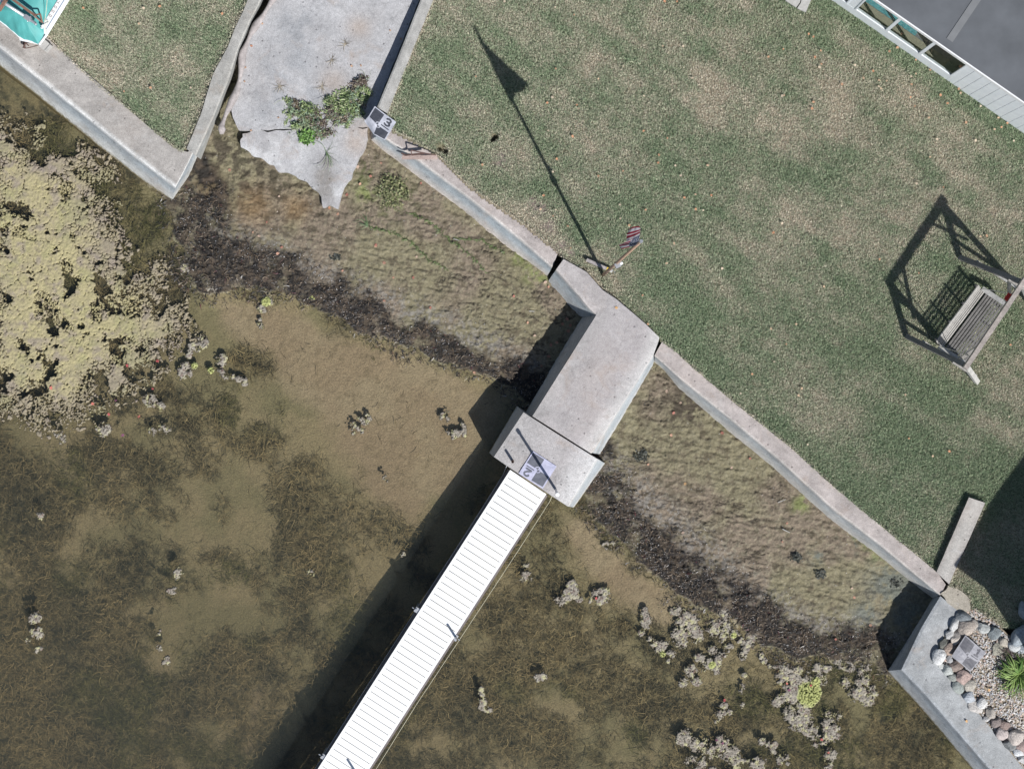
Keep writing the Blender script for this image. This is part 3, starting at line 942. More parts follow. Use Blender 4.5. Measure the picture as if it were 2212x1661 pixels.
def ramp_stain(dx, dy, x, y, c):
    k = blob_sum(dx, dy, [(700, 385, 22), (690, 420, 16), (706, 350, 14), (705, 415, 20)])
    c = mixc(c, (.20, .185, .165), np.clip(k * (.3 + 1.2 * fbm(x, y, .15, 4, 901)), 0, .7))
    k = blob_sum(dx, dy, [(735, 420, 14), (715, 435, 10), (560, 320, 40), (600, 345, 40)])
    c = mixc(c, (.60, .60, .60), np.clip(k * smooth(.35, .6, fbm(x, y, .2, 4, 902)), 0, .6))
    k = blob_sum(dx, dy, [(770, 310, 26), (785, 285, 22), (775, 60, 25), (720, 180, 30)])
    c = mixc(c, (.40, .33, .28), np.clip(k * .7, 0, 1))
    k = blob_sum(dx, dy, [(620, 130, 50), (640, 60, 40), (590, 220, 40), (690, 200, 30)])
    return mixc(c, (.29, .30, .315), np.clip(k * smooth(.35, .65, fbm(x, y, .3, 4, 903)), 0, .6))

def ramp_z(a, b):
    return -0.19 - 0.00062 * b

RAMP = (0.41, 0.405, 0.41)
RP = [(670, -220), (600, -20), (562, 45), (533, 100), (524, 150), (516, 195), (500, 240), (509, 270), (516, 281), (560, 282), (596, 279), (660, 277), (740, 276), (793, 274), (815, 226), (905, 2), (997, -220)]
tag(slab('boat_ramp', RP, ramp_z, M_CONC, 0.2, RAMP, seed=1, stain=ramp_stain), 'pale concrete boat ramp slab running down to the mud', None, None, 'structure')
RP2 = [(523, 285), (596, 281.5), (660, 277.6), (740, 276.6), (793, 274.6), (797, 303), (785, 325), (773, 350), (757, 385), (743, 410), (736, 432), (729, 449), (712, 444), (697, 450), (692, 428), (672, 402), (653, 390), (628, 380), (606, 370), (565, 345), (523, 320)]
tag(slab('boat_ramp_apron', RP2, lambda a, b: ramp_z(a, b) - 0.002 - .05 * max(0, min(1, (600 - a) / 60)), M_CONC, 0.16, RAMP, seed=2, stain=ramp_stain, jit=.028), 'broken lower slab of the boat ramp ending in a ragged point', None, None, 'structure')

# sandy patch at the corner and the gravel bed
tag(slab('dirt_patch', [(2034, 1283), (2046, 1265), (2076, 1276), (2096, 1292), (2098, 1310), (2092, 1322), (2076, 1326), (2050, 1305)], lambda a, b: 0.008, M_CONC, 0.2, (0.37, 0.335, 0.28), jit=.03), 'bare sandy dirt between wing wall and boulders', None, None, 'structure')
GB = [(2074, 1320), (2110, 1312), (2150, 1340), (2178, 1372), (2260, 1388), (2430, 1388), (2430, 1930), (2350, 1832), (2212, 1663), (2145, 1579), (2085, 1505), (2044, 1456), (2018, 1419), (2050, 1352)]
tag(slab('gravel_ground', GB, lambda a, b: -0.02, M_DIRT, 0.3, (0.3, 0.26, 0.2)), 'sandy ground under the gravel bed', None, None, 'structure')

def build_gravel():
    r = np.random.RandomState(3)
    n = 15000
    dx = r.uniform(2020, 2300, n); dy = r.uniform(1310, 1740, n)
    m = inpoly(dx, dy, GB) & (pdist(dx, dy, GB, True) > 3)
    dx, dy = dx[m], dy[m]; n = len(dx)
    sizes = 0.010 + 0.014 * r.rand(n) ** 1.5
    base = np.array([(0, 0, .7), (1, 0, .1), (.5, .87, .05), (-.5, .87, .1), (-1, 0, .05), (-.5, -.87, .1), (.5, -.87, .05)])
    fan = np.array([(0, 1, 2), (0, 2, 3), (0, 3, 4), (0, 4, 5), (0, 5, 6), (0, 6, 1)])
    c0 = np.array([P(a, b, 0.0) for a, b in zip(dx, dy)])
    ang = r.rand(n) * 6.28
    el = 0.65 + .35 * r.rand(n)
    B = base[None] * (0.8 + .4 * r.rand(n, 7, 1))
    bx = B[..., 0] * sizes[:, None]; by = B[..., 1] * (sizes * el)[:, None]; bz = B[..., 2] * (sizes * .9)[:, None] - .012 + 0.02 * r.rand(n)[:, None]
    V = np.stack([bx * np.cos(ang)[:, None] - by * np.sin(ang)[:, None] + c0[:, 0:1], bx * np.sin(ang)[:, None] + by * np.cos(ang)[:, None] + c0[:, 1:2], bz], -1).reshape(-1, 3)
    F = (fan[None] + (np.arange(n) * 7)[:, None, None]).reshape(-1, 3)
    pal = np.array([(.52, .49, .46), (.42, .39, .37), (.58, .56, .54), (.45, .34, .29), (.30, .28, .27), (.50, .44, .36), (.40, .41, .43)])
    c = pal[r.randint(0, len(pal), n)] * (0.75 + .5 * r.rand(n))[:, None]
    tag(mesh_np('gravel', V, F, M_GRAVEL, None, np.repeat(c, 7, 0), True), 'pale mixed pea gravel filling the bed inside the boulders', 'gravel', None, 'stuff')
build_gravel()

# ------------------------------------------------------------------ boulders
import bmesh
def rock_mesh(seed, elong, flat, rough, angular):
    bm = bmesh.new()
    bmesh.ops.create_icosphere(bm, subdivisions=4, radius=1.0)
    rr = random.Random(seed)
    o = Vector((rr.uniform(-50, 50), rr.uniform(-50, 50), rr.uniform(-50, 50)))
    pl = []
    for _ in range(14):
        n = Vector((rr.gauss(0, 1), rr.gauss(0, 1), rr.gauss(0, .8))).normalized()
        pl.append((n, rr.uniform(0.66, 0.94)))
    for v in bm.verts:
        p = v.co.copy()
        for n, d in pl:
            e = p.dot(n) - d
            if e > 0: p -= n * e * angular
        p *= 1 + 0.16 * mnoise.noise(p * 1.1 + o) + rough * mnoise.noise(p * 4 + o) + rough * .5 * mnoise.noise(p * 9 + o)
        v.co = Vector((p.x, p.y * elong, p.z * flat))
    me = bpy.data.meshes.new('boulder')
    bm.to_mesh(me); bm.free()
    me.polygons.foreach_set('use_smooth', np.full(len(me.polygons), True))
    me.materials.append(M_ROCK)
    return me

def C7(x, y):            # measured in an enlarged crop
    return 1814.6 + .3757 * x, 1036.9 + .3757 * y
ROCKS = [
    (712, 785, 42, 25, -12, (.17, .20, .22), 'dark blue grey boulder at the grassy top end of the rock border'),
    (660, 830, 39, 26, 70, (.48, .48, .47), 'speckled white and grey boulder on the concrete edge near the top of the border'),
    (722, 850, 50, 42, 40, (.40, .32, .25), 'large pinkish tan boulder just above the sheet marked 1'),
    (770, 828, 27, 24, 0, (.42, .36, .30), 'small tan boulder tucked behind the large pinkish tan one'),
    (820, 850, 38, 27, -10, (.40, .42, .40), 'pale grey green boulder between the tan ones and the grass'),
    (888, 882, 38, 32, -25, (.20, .24, .25), 'dark slate boulder at the grass corner of the gravel bed'),
    (628, 887, 28, 22, 60, (.46, .45, .43), 'small oval striped grey boulder on the concrete edge'),
    (668, 909, 40, 32, 45, (.50, .42, .34), 'smooth peach tan boulder touching the top corner of the sheet marked 1'),
    (592, 938, 32, 22, 55, (.15, .15, .12), 'dark olive boulder on the outer side of the border'),
    (632, 970, 36, 33, 10, (.38, .26, .18), 'orange brown boulder left of the sheet marked 1'),
    (574, 1013, 38, 46, -10, (.62, .62, .60), 'big white boulder at the outer corner of the border'),
    (630, 1030, 17, 24, 10, (.36, .36, .37), 'little grey boulder wedged beside the big white one'),
    (590, 1072, 26, 15, -15, (.52, .53, .50), 'flat white stone just below the big white boulder'),
    (670, 1065, 38, 30, -20, (.27, .19, .15), 'purple brown boulder under the lower corner of the sheet marked 1'),
    (619, 1086, 27, 33, 30, (.40, .43, .40), 'pale blue green boulder beside the purple brown one'),
    (651, 1136, 28, 22, -25, (.29, .31, .27), 'grey green boulder next to the big pink brown one'),
    (710, 1130, 46, 37, -25, (.42, .27, .22), 'big pink brown boulder with a pale lower edge'),
    (682, 1190, 38, 28, -50, (.29, .33, .30), 'angular green grey boulder against the concrete edge'),
    (742, 1180, 35, 32, 20, (.38, .34, .27), 'tan boulder shaded by the big pink brown one'),
    (742, 1246, 33, 33, 15, (.36, .40, .45), 'pale blue grey wedge shaped boulder half way down the border'),
    (775, 1306, 46, 30, -20, (.48, .44, .40), 'broad flat beige boulder below the blue grey wedge'),
    (818, 1283, 30, 28, 40, (.56, .55, .53), 'white rounded boulder on the gravel side of the beige one'),
    (865, 1340, 24, 31, 20, (.38, .33, .27), 'tan striped boulder below the white rounded one'),
    (843, 1372, 19, 14, 0, (.48, .46, .44), 'small pale stone below the broad beige boulder'),
    (895, 1391, 31, 28, 0, (.24, .18, .16), 'purple boulder in the lower half of the border'),
    (946, 1410, 27, 30, 20, (.26, .17, .14), 'dark red brown boulder beside the purple one'),
    (928, 1456, 36, 31, -40, (.46, .37, .34), 'pink boulder against the concrete, above the round speckled one'),
    (1005, 1476, 43, 42, 0, (.44, .37, .32), 'round speckled pink boulder near the lower right frame edge'),
    (977, 1521, 33, 28, -20, (.18, .19, .19), 'dark grey boulder below the round speckled one'),
    (1046, 1530, 34, 28, 10, (.33, .22, .19), 'red brown boulder right of the dark grey one'),
    (1022, 1566, 30, 21, -20, (.56, .58, .60), 'bluish white boulder near the bottom of the border'),
    (1048, 1605, 28, 20, -30, (.50, .49, .48), 'pale grey boulder at the bottom right of the picture'),
    (1037, 892, 40, 66, -30, (.24, .29, .33), 'large long blue grey boulder at the right end of the gravel bed'),
    (1052, 752, 24, 48, 10, (.27, .31, .34), 'blue boulder standing in the shaded grass at the right'),
    (996, 957, 37, 27, -15, (.50, .52, .51), 'white boulder at the foot of the long blue grey one'),
    (1050, 972, 32, 24, 0, (.34, .39, .43), 'small blue boulder right of the white one, above the green plant'),
    (1030, 1003, 28, 14, -10, (.46, .39, .30), 'flat tan stone just above the green plant'),
    (905, 972, 32, 36, 5, (.33, .31, .22), 'flat olive flagstone lying in the gravel'),
    (944, 932, 22, 26, 30, (.48, .41, .31), 'small sandy stone beside the olive flagstone'),
]
for i, (cx, cy, rx, ry, ang, colr, lab) in enumerate(ROCKS):
    s = .3757 / 112.3
    flat = 0.55 if 'flat' not in lab else 0.22
    me = rock_mesh(100 + i, 1.0, 1.0, 0.045, 1.0 if i % 3 else 0.75)
    o = bpy.data.objects.new('boulder', me); COL.objects.link(o)
    a, b = C7(cx, cy)
    h = (rx + ry) / 2 * s * flat
    p = P(a, b, h * .5)
    o.location = (p[0], p[1], h * .55)
    o.scale = (rx * s * 1.20, ry * s * 1.20, h * 1.25)
    o.rotation_euler = (0, 0, math.radians(ang))
    gy = sum(colr) / 3
    o.color = (*[gy + (q - gy) * .62 for q in colr], 1)
    tag(o, lab, 'boulder', 'boulders edging the gravel bed')

# ------------------------------------------------------------------ plants
def ribbons(n, seed, start, dirs, length, width, seg, curl, lift, cols):
    """n curved strips. start (n,3), dirs angle (n,), length (n,), width (n,), cols (n,3)"""
    r = np.random.RandomState(seed)
    pts = [start]
    a = dirs.copy()
    k = (r.rand(n) - .5) * curl
    st = length / seg
    z = start[:, 2].copy()
    L, R = [], []
    p = start.copy()
    for i in range(seg + 1):
        w = width * (1 - 0.75 * i / seg)
        L.append(np.stack([p[:, 0] - np.sin(a) * w, p[:, 1] + np.cos(a) * w, p[:, 2]], -1))
        R.append(np.stack([p[:, 0] + np.sin(a) * w, p[:, 1] - np.cos(a) * w, p[:, 2] + width * .6], -1))
        dz = lift(i / seg)
        p = p + np.stack([np.cos(a) * st, np.sin(a) * st, dz * st], -1)
        a = a + k + (r.rand(n) - .5) * abs(curl) * .7
    A = np.stack(L + R, 1)            # n, 2(seg+1), 3
    m = 2 * (seg + 1)
    q = np.array([(i, i + 1, seg + 1 + i + 1, seg + 1 + i) for i in range(seg)])
    F = (q[None] + (np.arange(n) * m)[:, None, None]).reshape(-1, 4)
    return A.reshape(-1, 3), F, np.repeat(cols, m, 0)

def leafy(name, centre, rx, ry, h, n, size, pal, label, cat, seed, mat=None, up=0.35, group=None, stems=0):
    r = np.random.RandomState(seed)
    a = r.rand(n) * 6.283; q = np.sqrt(r.rand(n))
    lump = 0.62 + .34 * (fbm(np.cos(a) * 2 + seed * 3.1, np.sin(a) * 2 + q * .6, .8, 3, seed) * 2 - .7) + .38 * r.rand(n) ** 2
    x = centre[0] + np.cos(a) * q * rx * lump; y = centre[1] + np.sin(a) * q * ry * lump
    z = centre[2] + h * r.rand(n) * np.sqrt(np.clip(1 - q ** 2 * .8, 0, 1))
    s = size * (0.5 + r.rand(n))
    d = r.rand(n) * 6.283
    el = 0.45 + .3 * r.rand(n)
    ux, uy = np.cos(d), np.sin(d)
    tz = (r.rand(n) - up) * s
    b = np.stack([x, y, z], -1)
    m1 = np.stack([x + ux * s * .5 - uy * s * el * .5, y + uy * s * .5 + ux * s * el * .5, z + tz * .5 + s * .1 * r.rand(n)], -1)
    m2 = np.stack([x + ux * s * .5 + uy * s * el * .5, y + uy * s * .5 - ux * s * el * .5, z + tz * .5 - s * .1 * r.rand(n)], -1)
    t = np.stack([x + ux * s, y + uy * s, z + tz], -1)
    V = np.stack([b, m2, t, m1], 1).reshape(-1, 3)
    F = np.arange(n * 4).reshape(n, 4)
    pal = np.array(pal)
    c = pal[r.randint(0, len(pal), n)] * (0.65 + .7 * r.rand(n))[:, None]
    C = np.repeat(c, 4, 0)
    if stems:
        sa = r.rand(stems) * 6.283
        st = np.tile(np.array(centre), (stems, 1)) + np.stack([np.cos(sa) * rx * .3, np.sin(sa) * ry * .3, np.full(stems, h * .1)], -1)
        V2, F2, C2 = ribbons(stems, seed + 1, st, sa, rx * (0.6 + .6 * r.rand(stems)), np.full(stems, .004), 5, .5, lambda f: .3 - f * .5, pal[r.randint(0, len(pal), stems)] * .8)
        V = np.vstack([V, V2]); F = np.vstack([F, F2 + n * 4]); C = np.vstack([C, C2])
    o = mesh_np(name, V, F, mat or M_LEAF, None, C, False, loc=(centre[0], centre[1], centre[2]))
    return tag(o, label, cat, group)

GRN = [(.15, .21, .08), (.21, .28, .11), (.09, .13, .055), (.28, .31, .17)]
GRNB = [(.13, .25, .055), (.22, .36, .11), (.07, .14, .035)]
GREY = [(.18, .25, .16), (.26, .33, .22), (.12, .16, .10), (.15, .17, .08)]
BRN = [(.13, .10, .07), (.20, .16, .11), (.08, .06, .05), (.17, .15, .08)]
rz = ramp_z(700, 240) - .0
PXM = 1 / 112.3
def HC(x, y): return 570.3 + .1172 * x, 155.5 + .1172 * y
HEAP = [HC(*q) for q in ((420, 510), (560, 540), (700, 540), (880, 580), (960, 690), (1180, 650), (1090, 480), (1250, 420), (1480, 330), (1640, 330), (1690, 90), (1900, 120), (1880, 300), (1960, 370), (1850, 560), (1870, 780), (1700, 880),
        (1500, 980), (1300, 940), (1200, 1000), (1320, 1110), (1200, 1170), (1060, 1250), (930, 1180), (860, 1010), (620, 1060), (500, 1060), (390, 950), (375, 780), (450, 690))]
def weed_heap():
    r = np.random.RandomState(21)
    n = 16000
    dx = r.uniform(600, 815, n); dy = r.uniform(155, 315, n)
    ins = inpoly(dx, dy, HEAP)
    dd = pdist(dx, dy, HEAP, True) * np.where(ins, 1, -1)
    W = np.array([P(a, b, -.33) for a, b in zip(dx, dy)])
    x, y = W[:, 0], W[:, 1]
    cl = fbm(x, y, .16, 4, 911, .65)
    m = (dd + (cl - .5) * 26 + r.normal(0, 3, n) > 0) & (cl > .36)
    dx, dy, x, y, cl, dd = dx[m], dy[m], x[m], y[m], cl[m], dd[m]; n = len(x)
    zb = np.array([ramp_z(a, b) for a, b in zip(dx, dy)])
    z = zb + .004 + .11 * r.rand(n) * smooth(.36, .62, cl) * smooth(-8, 10, dd)
    hue = fbm(x, y, .22, 3, 912)
    pal_g = np.array(GRN); pal_s = np.array(GREY); pal_b = np.array(BRN + [(.22, .19, .15)])
    k = r.randint(0, 4, n)
    c = np.where((hue > .5)[:, None], pal_g[k] * 1.15, np.where((hue > .37)[:, None], pal_s[k] * 1.1, pal_b[r.randint(0, 5, n)]))
    top = smooth(196, 180, dy) * smooth(740, 760, dx)
    c = np.where((r.rand(n) < top * .9)[:, None], np.array((.13, .10, .08)), c)
    soil = blob_sum(dx, dy, [(712, 243, 16), (700, 262, 20), (708, 285, 17), (722, 278, 12), (690, 246, 10)])
    c = np.where((r.rand(n) < soil * .9)[:, None], np.array((.14, .11, .09)), c)
    c = c * (.55 + .9 * r.rand(n))[:, None]
    V, F, C = ribbons(n, 913, np.stack([x, y, z], -1), r.rand(n) * 6.283, .018 + .05 * r.rand(n) ** 1.5, .004 + .010 * r.rand(n), 2, .8, lambda f: .35 - .8 * f, c)
    # a few long stems lying out over the slab
    q = 60
    ix = r.randint(0, n, q)
    V2, F2, C2 = ribbons(q, 914, np.stack([x[ix], y[ix], z[ix] + .02], -1), r.rand(q) * 6.283, .12 + .22 * r.rand(q), np.full(q, .0045), 6, .5, lambda f: .1 - .3 * f, np.array([(.20, .24, .11)] * q) * (.5 + .9 * r.rand(q))[:, None])
    F = np.vstack([F, ]); nV = len(V)
    FF = [tuple(f) for f in F] + [tuple(f + nV) for f in F2]
    o = mesh_np('weed_heap', np.vstack([V, V2]), FF, M_LEAF, None, np.vstack([C, C2]), False, loc=P(705, 240, -.33))
    tag(o, 'loose flattened heap of pulled green and brown weeds with soil on the ramp', 'weeds')
weed_heap()
leafy('leafy_plant', P(664, 297, ramp_z(664, 296)), 19 * PXM, 17 * PXM, .12, 300, .05, GRNB, 'small bright green leafy plant sprouting from the ramp crack', 'plant', 25, up=.2)
g0 = ground_at(848, 415)
leafy('shrubby_weed', g0, 38 * PXM, 40 * PXM, .22, 1300, .035, [(.14, .17, .07), (.23, .24, .11), (.08, .095, .045), (.30, .28, .16)], 'round olive green shrubby weed growing on the mud below the seawall', 'weed', 28, stems=70)
for k, (a, b) in enumerate([(606, 186), (746, 97), (716, 130), (696, 188)]):
    p = P(a, b, ramp_z(a, b) + .004)
    n = 16
    rr = np.random.RandomState(40 + k)
    sa = rr.rand(n) * 6.283
    V, F, C = ribbons(n, 41 + k, np.tile(p, (n, 1)), sa, .09 + .1 * rr.rand(n), np.full(n, .005), 5, .5, lambda f: .15 - f * .25, np.array([(.30, .26, .20)] * n) * (0.7 + .6 * rr.rand(n))[:, None])
    o = mesh_np('dry_sprig', V, F, M_LEAF, None, C, False, loc=p)
    tag(o, ['dry tan weed sprig alone at the middle left of the ramp', 'dry tan weed sprig highest up the ramp', 'dry tan weed sprig in the middle of the ramp, below the highest one', 'dry brown weed sprig just above the weed clumps'][k], 'weed', 'dry sprigs on the ramp')
for k, (a, b, n, L, lab) in enumerate([(705, 330, 12, .34, 'long thin green grass stems lying on the broken ramp slab'), (795, 490, 14, .30, 'sprawling grass tuft on the mud below the round shrubby weed')]):
    p = P(a, b, ramp_z(a, b) + .0) if k == 0 else ground_at(a, b)
    rr = np.random.RandomState(50 + k)
    sa = rr.uniform(-2.6, 1.9, n) if k == 0 else rr.uniform(1.2, 3.4, n)
    V, F, C = ribbons(n, 51 + k, np.tile(p + np.array((0, 0, .02)), (n, 1)), sa, L * (.5 + .7 * rr.rand(n)), np.full(n, .006), 7, .45, lambda f: .12 - f * .2, np.array([(.10, .15, .07)] * n) * (0.6 + .9 * rr.rand(n))[:, None])
    tag(mesh_np('grass_tuft', V, F, M_LEAF, None, C, False, loc=p), lab, 'grass tuft')

def creeper(pts, label, seed):
    pts = resample(pts, 8)
    rr = np.random.RandomState(seed)
    W = np.array([ground_at(a + rr.uniform(-2.5, 2.5), b + rr.uniform(-2.5, 2.5)) for a, b in pts]) + np.array((0, 0, .012))
    mbx = MB(); mbx.tube(W, .005, 5)
    V = np.array(mbx.v); C = np.tile((.07, .09, .04), (len(V), 1))
    F = [f for f in mbx.f]
    n = len(W) * 5
    idx = rr.randint(0, len(W), n)
    V2, F2, C2 = ribbons(n, seed, W[idx] + rr.normal(0, .012, (n, 3)) * np.array((1, 1, .2)), rr.rand(n) * 6.28, .03 + .05 * rr.rand(n), np.full(n, .006), 3, .6, lambda f: .2 - f * .4, np.array([(.13, .175, .065)] * n) * (.6 + .8 * rr.rand(n))[:, None])
    F += [tuple(int(i) + len(V) for i in f) for f in F2]
    o = mesh_np('creeping_stem', np.vstack([V, V2]), F, M_LEAF, None, np.vstack([C, C2]), False, loc=W[0])
    tag(o, label, 'weed', 'creeping stems on the mud')
creeper([(800, 493), (850, 503), (890, 525), (925, 560), (965, 582)], 'long green creeping stem crossing the mud from the grass tuft', 61)
creeper([(880, 460), (930, 480), (965, 515), (1010, 545), (1050, 590)], 'long green creeping stem nearer the seawall, right of the shrubby weed', 62)
creeper([(985, 515), (1040, 520), (1090, 545)], 'short green creeping stem close under the seawall', 63)

for k, (a, b, r_, lab) in enumerate([(1722, 1203, 14, 'small black weed lump on the mud, nearest the long seawall'), (1771, 1240, 13, 'small black weed lump on the mud below the first one'), (1935, 1258, 16, 'dark weed scraps on the mud by the end of the long seawall'),
                                    (1385, 985, 18, 'dark weed scraps on the mud beside the pier head'), (725, 555, 12, 'dark weed sprig on the mud above the wrack, between the ramp and pier')]):
    leafy('weed_lump', ground_at(a, b), r_ * PXM, r_ * .8 * PXM, .05, 130, .04, [(.025, .03, .028), (.05, .055, .045), (.09, .09, .07)], lab, 'weed', 140 + k)
# day lily
def lily():
    c = P(2200, 1456, 0.0)
    rr = np.random.RandomState(70)
    n = 260
    sa = rr.rand(n) * 6.283
    q = rr.rand(n) * .14
    st = np.tile(c, (n, 1)) + np.stack([np.cos(sa) * q, np.sin(sa) * q, rr.rand(n) * .03], -1)
    cols = mixc((.07, .15, .03), (.24, .33, .10), rr.rand(n)) * (.6 + .6 * rr.rand(n))[:, None]
    V, F, C = ribbons(n, 71, st, sa + rr.normal(0, .55, n), .20 + .30 * rr.rand(n), .008 + .007 * rr.rand(n), 9, .40, lambda f: 1.1 - 2.5 * f, cols)
    o = mesh_np('daylily', V, F, M_LEAF, None, C, False, loc=c)
    tag(o, 'bright green clump of arching strap leaves planted in the gravel', 'plant')
    n = 60; c2 = P(2178, 1412, 0.0)
    sa = rr.rand(n) * 6.283
    V, F, C = ribbons(n, 72, np.tile(c2, (n, 1)) + rr.normal(0, .05, (n, 3)) * np.array((1, 1, 0)), sa, .12 + .1 * rr.rand(n), np.full(n, .006), 5, .5, lambda f: 1.0 - 1.6 * f, np.array([(.13, .10, .09)] * n) * (.6 + .8 * rr.rand(n))[:, None])
    tag(mesh_np('dead_plant', V, F, M_LEAF, None, C, False, loc=c2), 'withered brown plant behind the bright green strap leaves', 'plant')
lily()

# ------------------------------------------------------------------ floating algae
WHITE_SPOTS = [(1511, 1368, 44, 1), (1488, 1452, 25, 1), (1391, 1345, 14, 1), (1431, 1395, 26, .9), (1538, 1437, 15, 1), (1621, 1392, 15, 1), (1645, 1420, 10, .9), (1668, 1442, 10, .9), (1560, 1385, 30, .9), (1590, 1375, 18, .9),
               (1720, 1460, 40, .9), (1780, 1450, 30, .8), (1700, 1500, 24, .9), (1724, 1545, 48, 1), (1837, 1490, 36, .85), (1870, 1460, 24, .8), (1794, 1553, 28, .9), (1606, 1482, 18, .9), (1561, 1535, 22, .8),
               (1536, 1618, 42, .95), (1586, 1638, 34, .95), (1503, 1650, 26, .9), (1666, 1608, 18, .8), (1759, 1595, 22, .8), (1640, 1650, 20, .8), (1293, 1288, 26, .9), (1245, 1278, 16, .85), (1347, 1160, 12, .9), (1310, 1175, 10, .7),
               (1140, 1240, 16, .8), (1212, 1300, 15, .8), (1165, 1460, 13, .85), (1047, 1522, 14, .95), (1040, 1490, 7, .8), (76, 1335, 13, .95), (80, 1370, 15, 1), (60, 1385, 9, .8), (85, 1400, 9, .8), (381, 1245, 12, .85), (375, 1275, 9, .8),
               (340, 1370, 7, .8), (352, 1395, 10, .85), (362, 1425, 8, .8), (85, 1108, 12, .8), (135, 943, 13, .8), (226, 923, 16, .85), (341, 927, 16, .85), (330, 870, 15, .7), (790, 905, 16, .8), (770, 930, 12, .7),
               (965, 905, 12, .9), (985, 940, 14, .9), (1000, 925, 9, .8), (875, 1205, 10, .9), (672, 1243, 7, .7), (831, 1035, 8, .6), (560, 700, 9, .7), (430, 600, 22, .8), (460, 615, 16, .8), (400, 585, 16, .7),
               (410, 760, 20, .85), (430, 740, 16, .8), (480, 790, 14, .8), (520, 820, 10, .8), (400, 800, 16, .75), (575, 655, 12, 1.1), (700, 650, 8, .7), (1830, 1440, 14, .7), (1880, 1500, 18, .7), (1690, 1640, 18, .7), (1790, 1640, 16, .7)]
_sp = []
_rs = random.Random(5)
for _x, _y, _r, _s in WHITE_SPOTS:
    _an = _rs.uniform(0, 6.28); _el = _rs.uniform(.7, 1.5)
    for _k in range(7 if _r > 12 else 4):
        _q = _rs.gauss(0, .62) * _r * _el; _p = _rs.gauss(0, .34) * _r
        _sp.append((_x + _q * math.cos(_an) - _p * math.sin(_an), _y + _q * math.sin(_an) + _p * math.cos(_an), max(4.0, _r * _rs.uniform(.22, .5)) if _r > 16 else max(5.0, _r * _rs.uniform(.4, .75)), _s * _rs.uniform(.8, 1.05)))
WHITE_SPOTS = _sp
LIME_SPOTS = [(1747, 1498, 32), (1762, 1472, 12), (1538, 1436, 10), (676, 640, 14), (1585, 1372, 8), (575, 652, 13), (420, 790, 10), (455, 800, 10), (1432, 1412, 8), (1668, 1330, 7)]

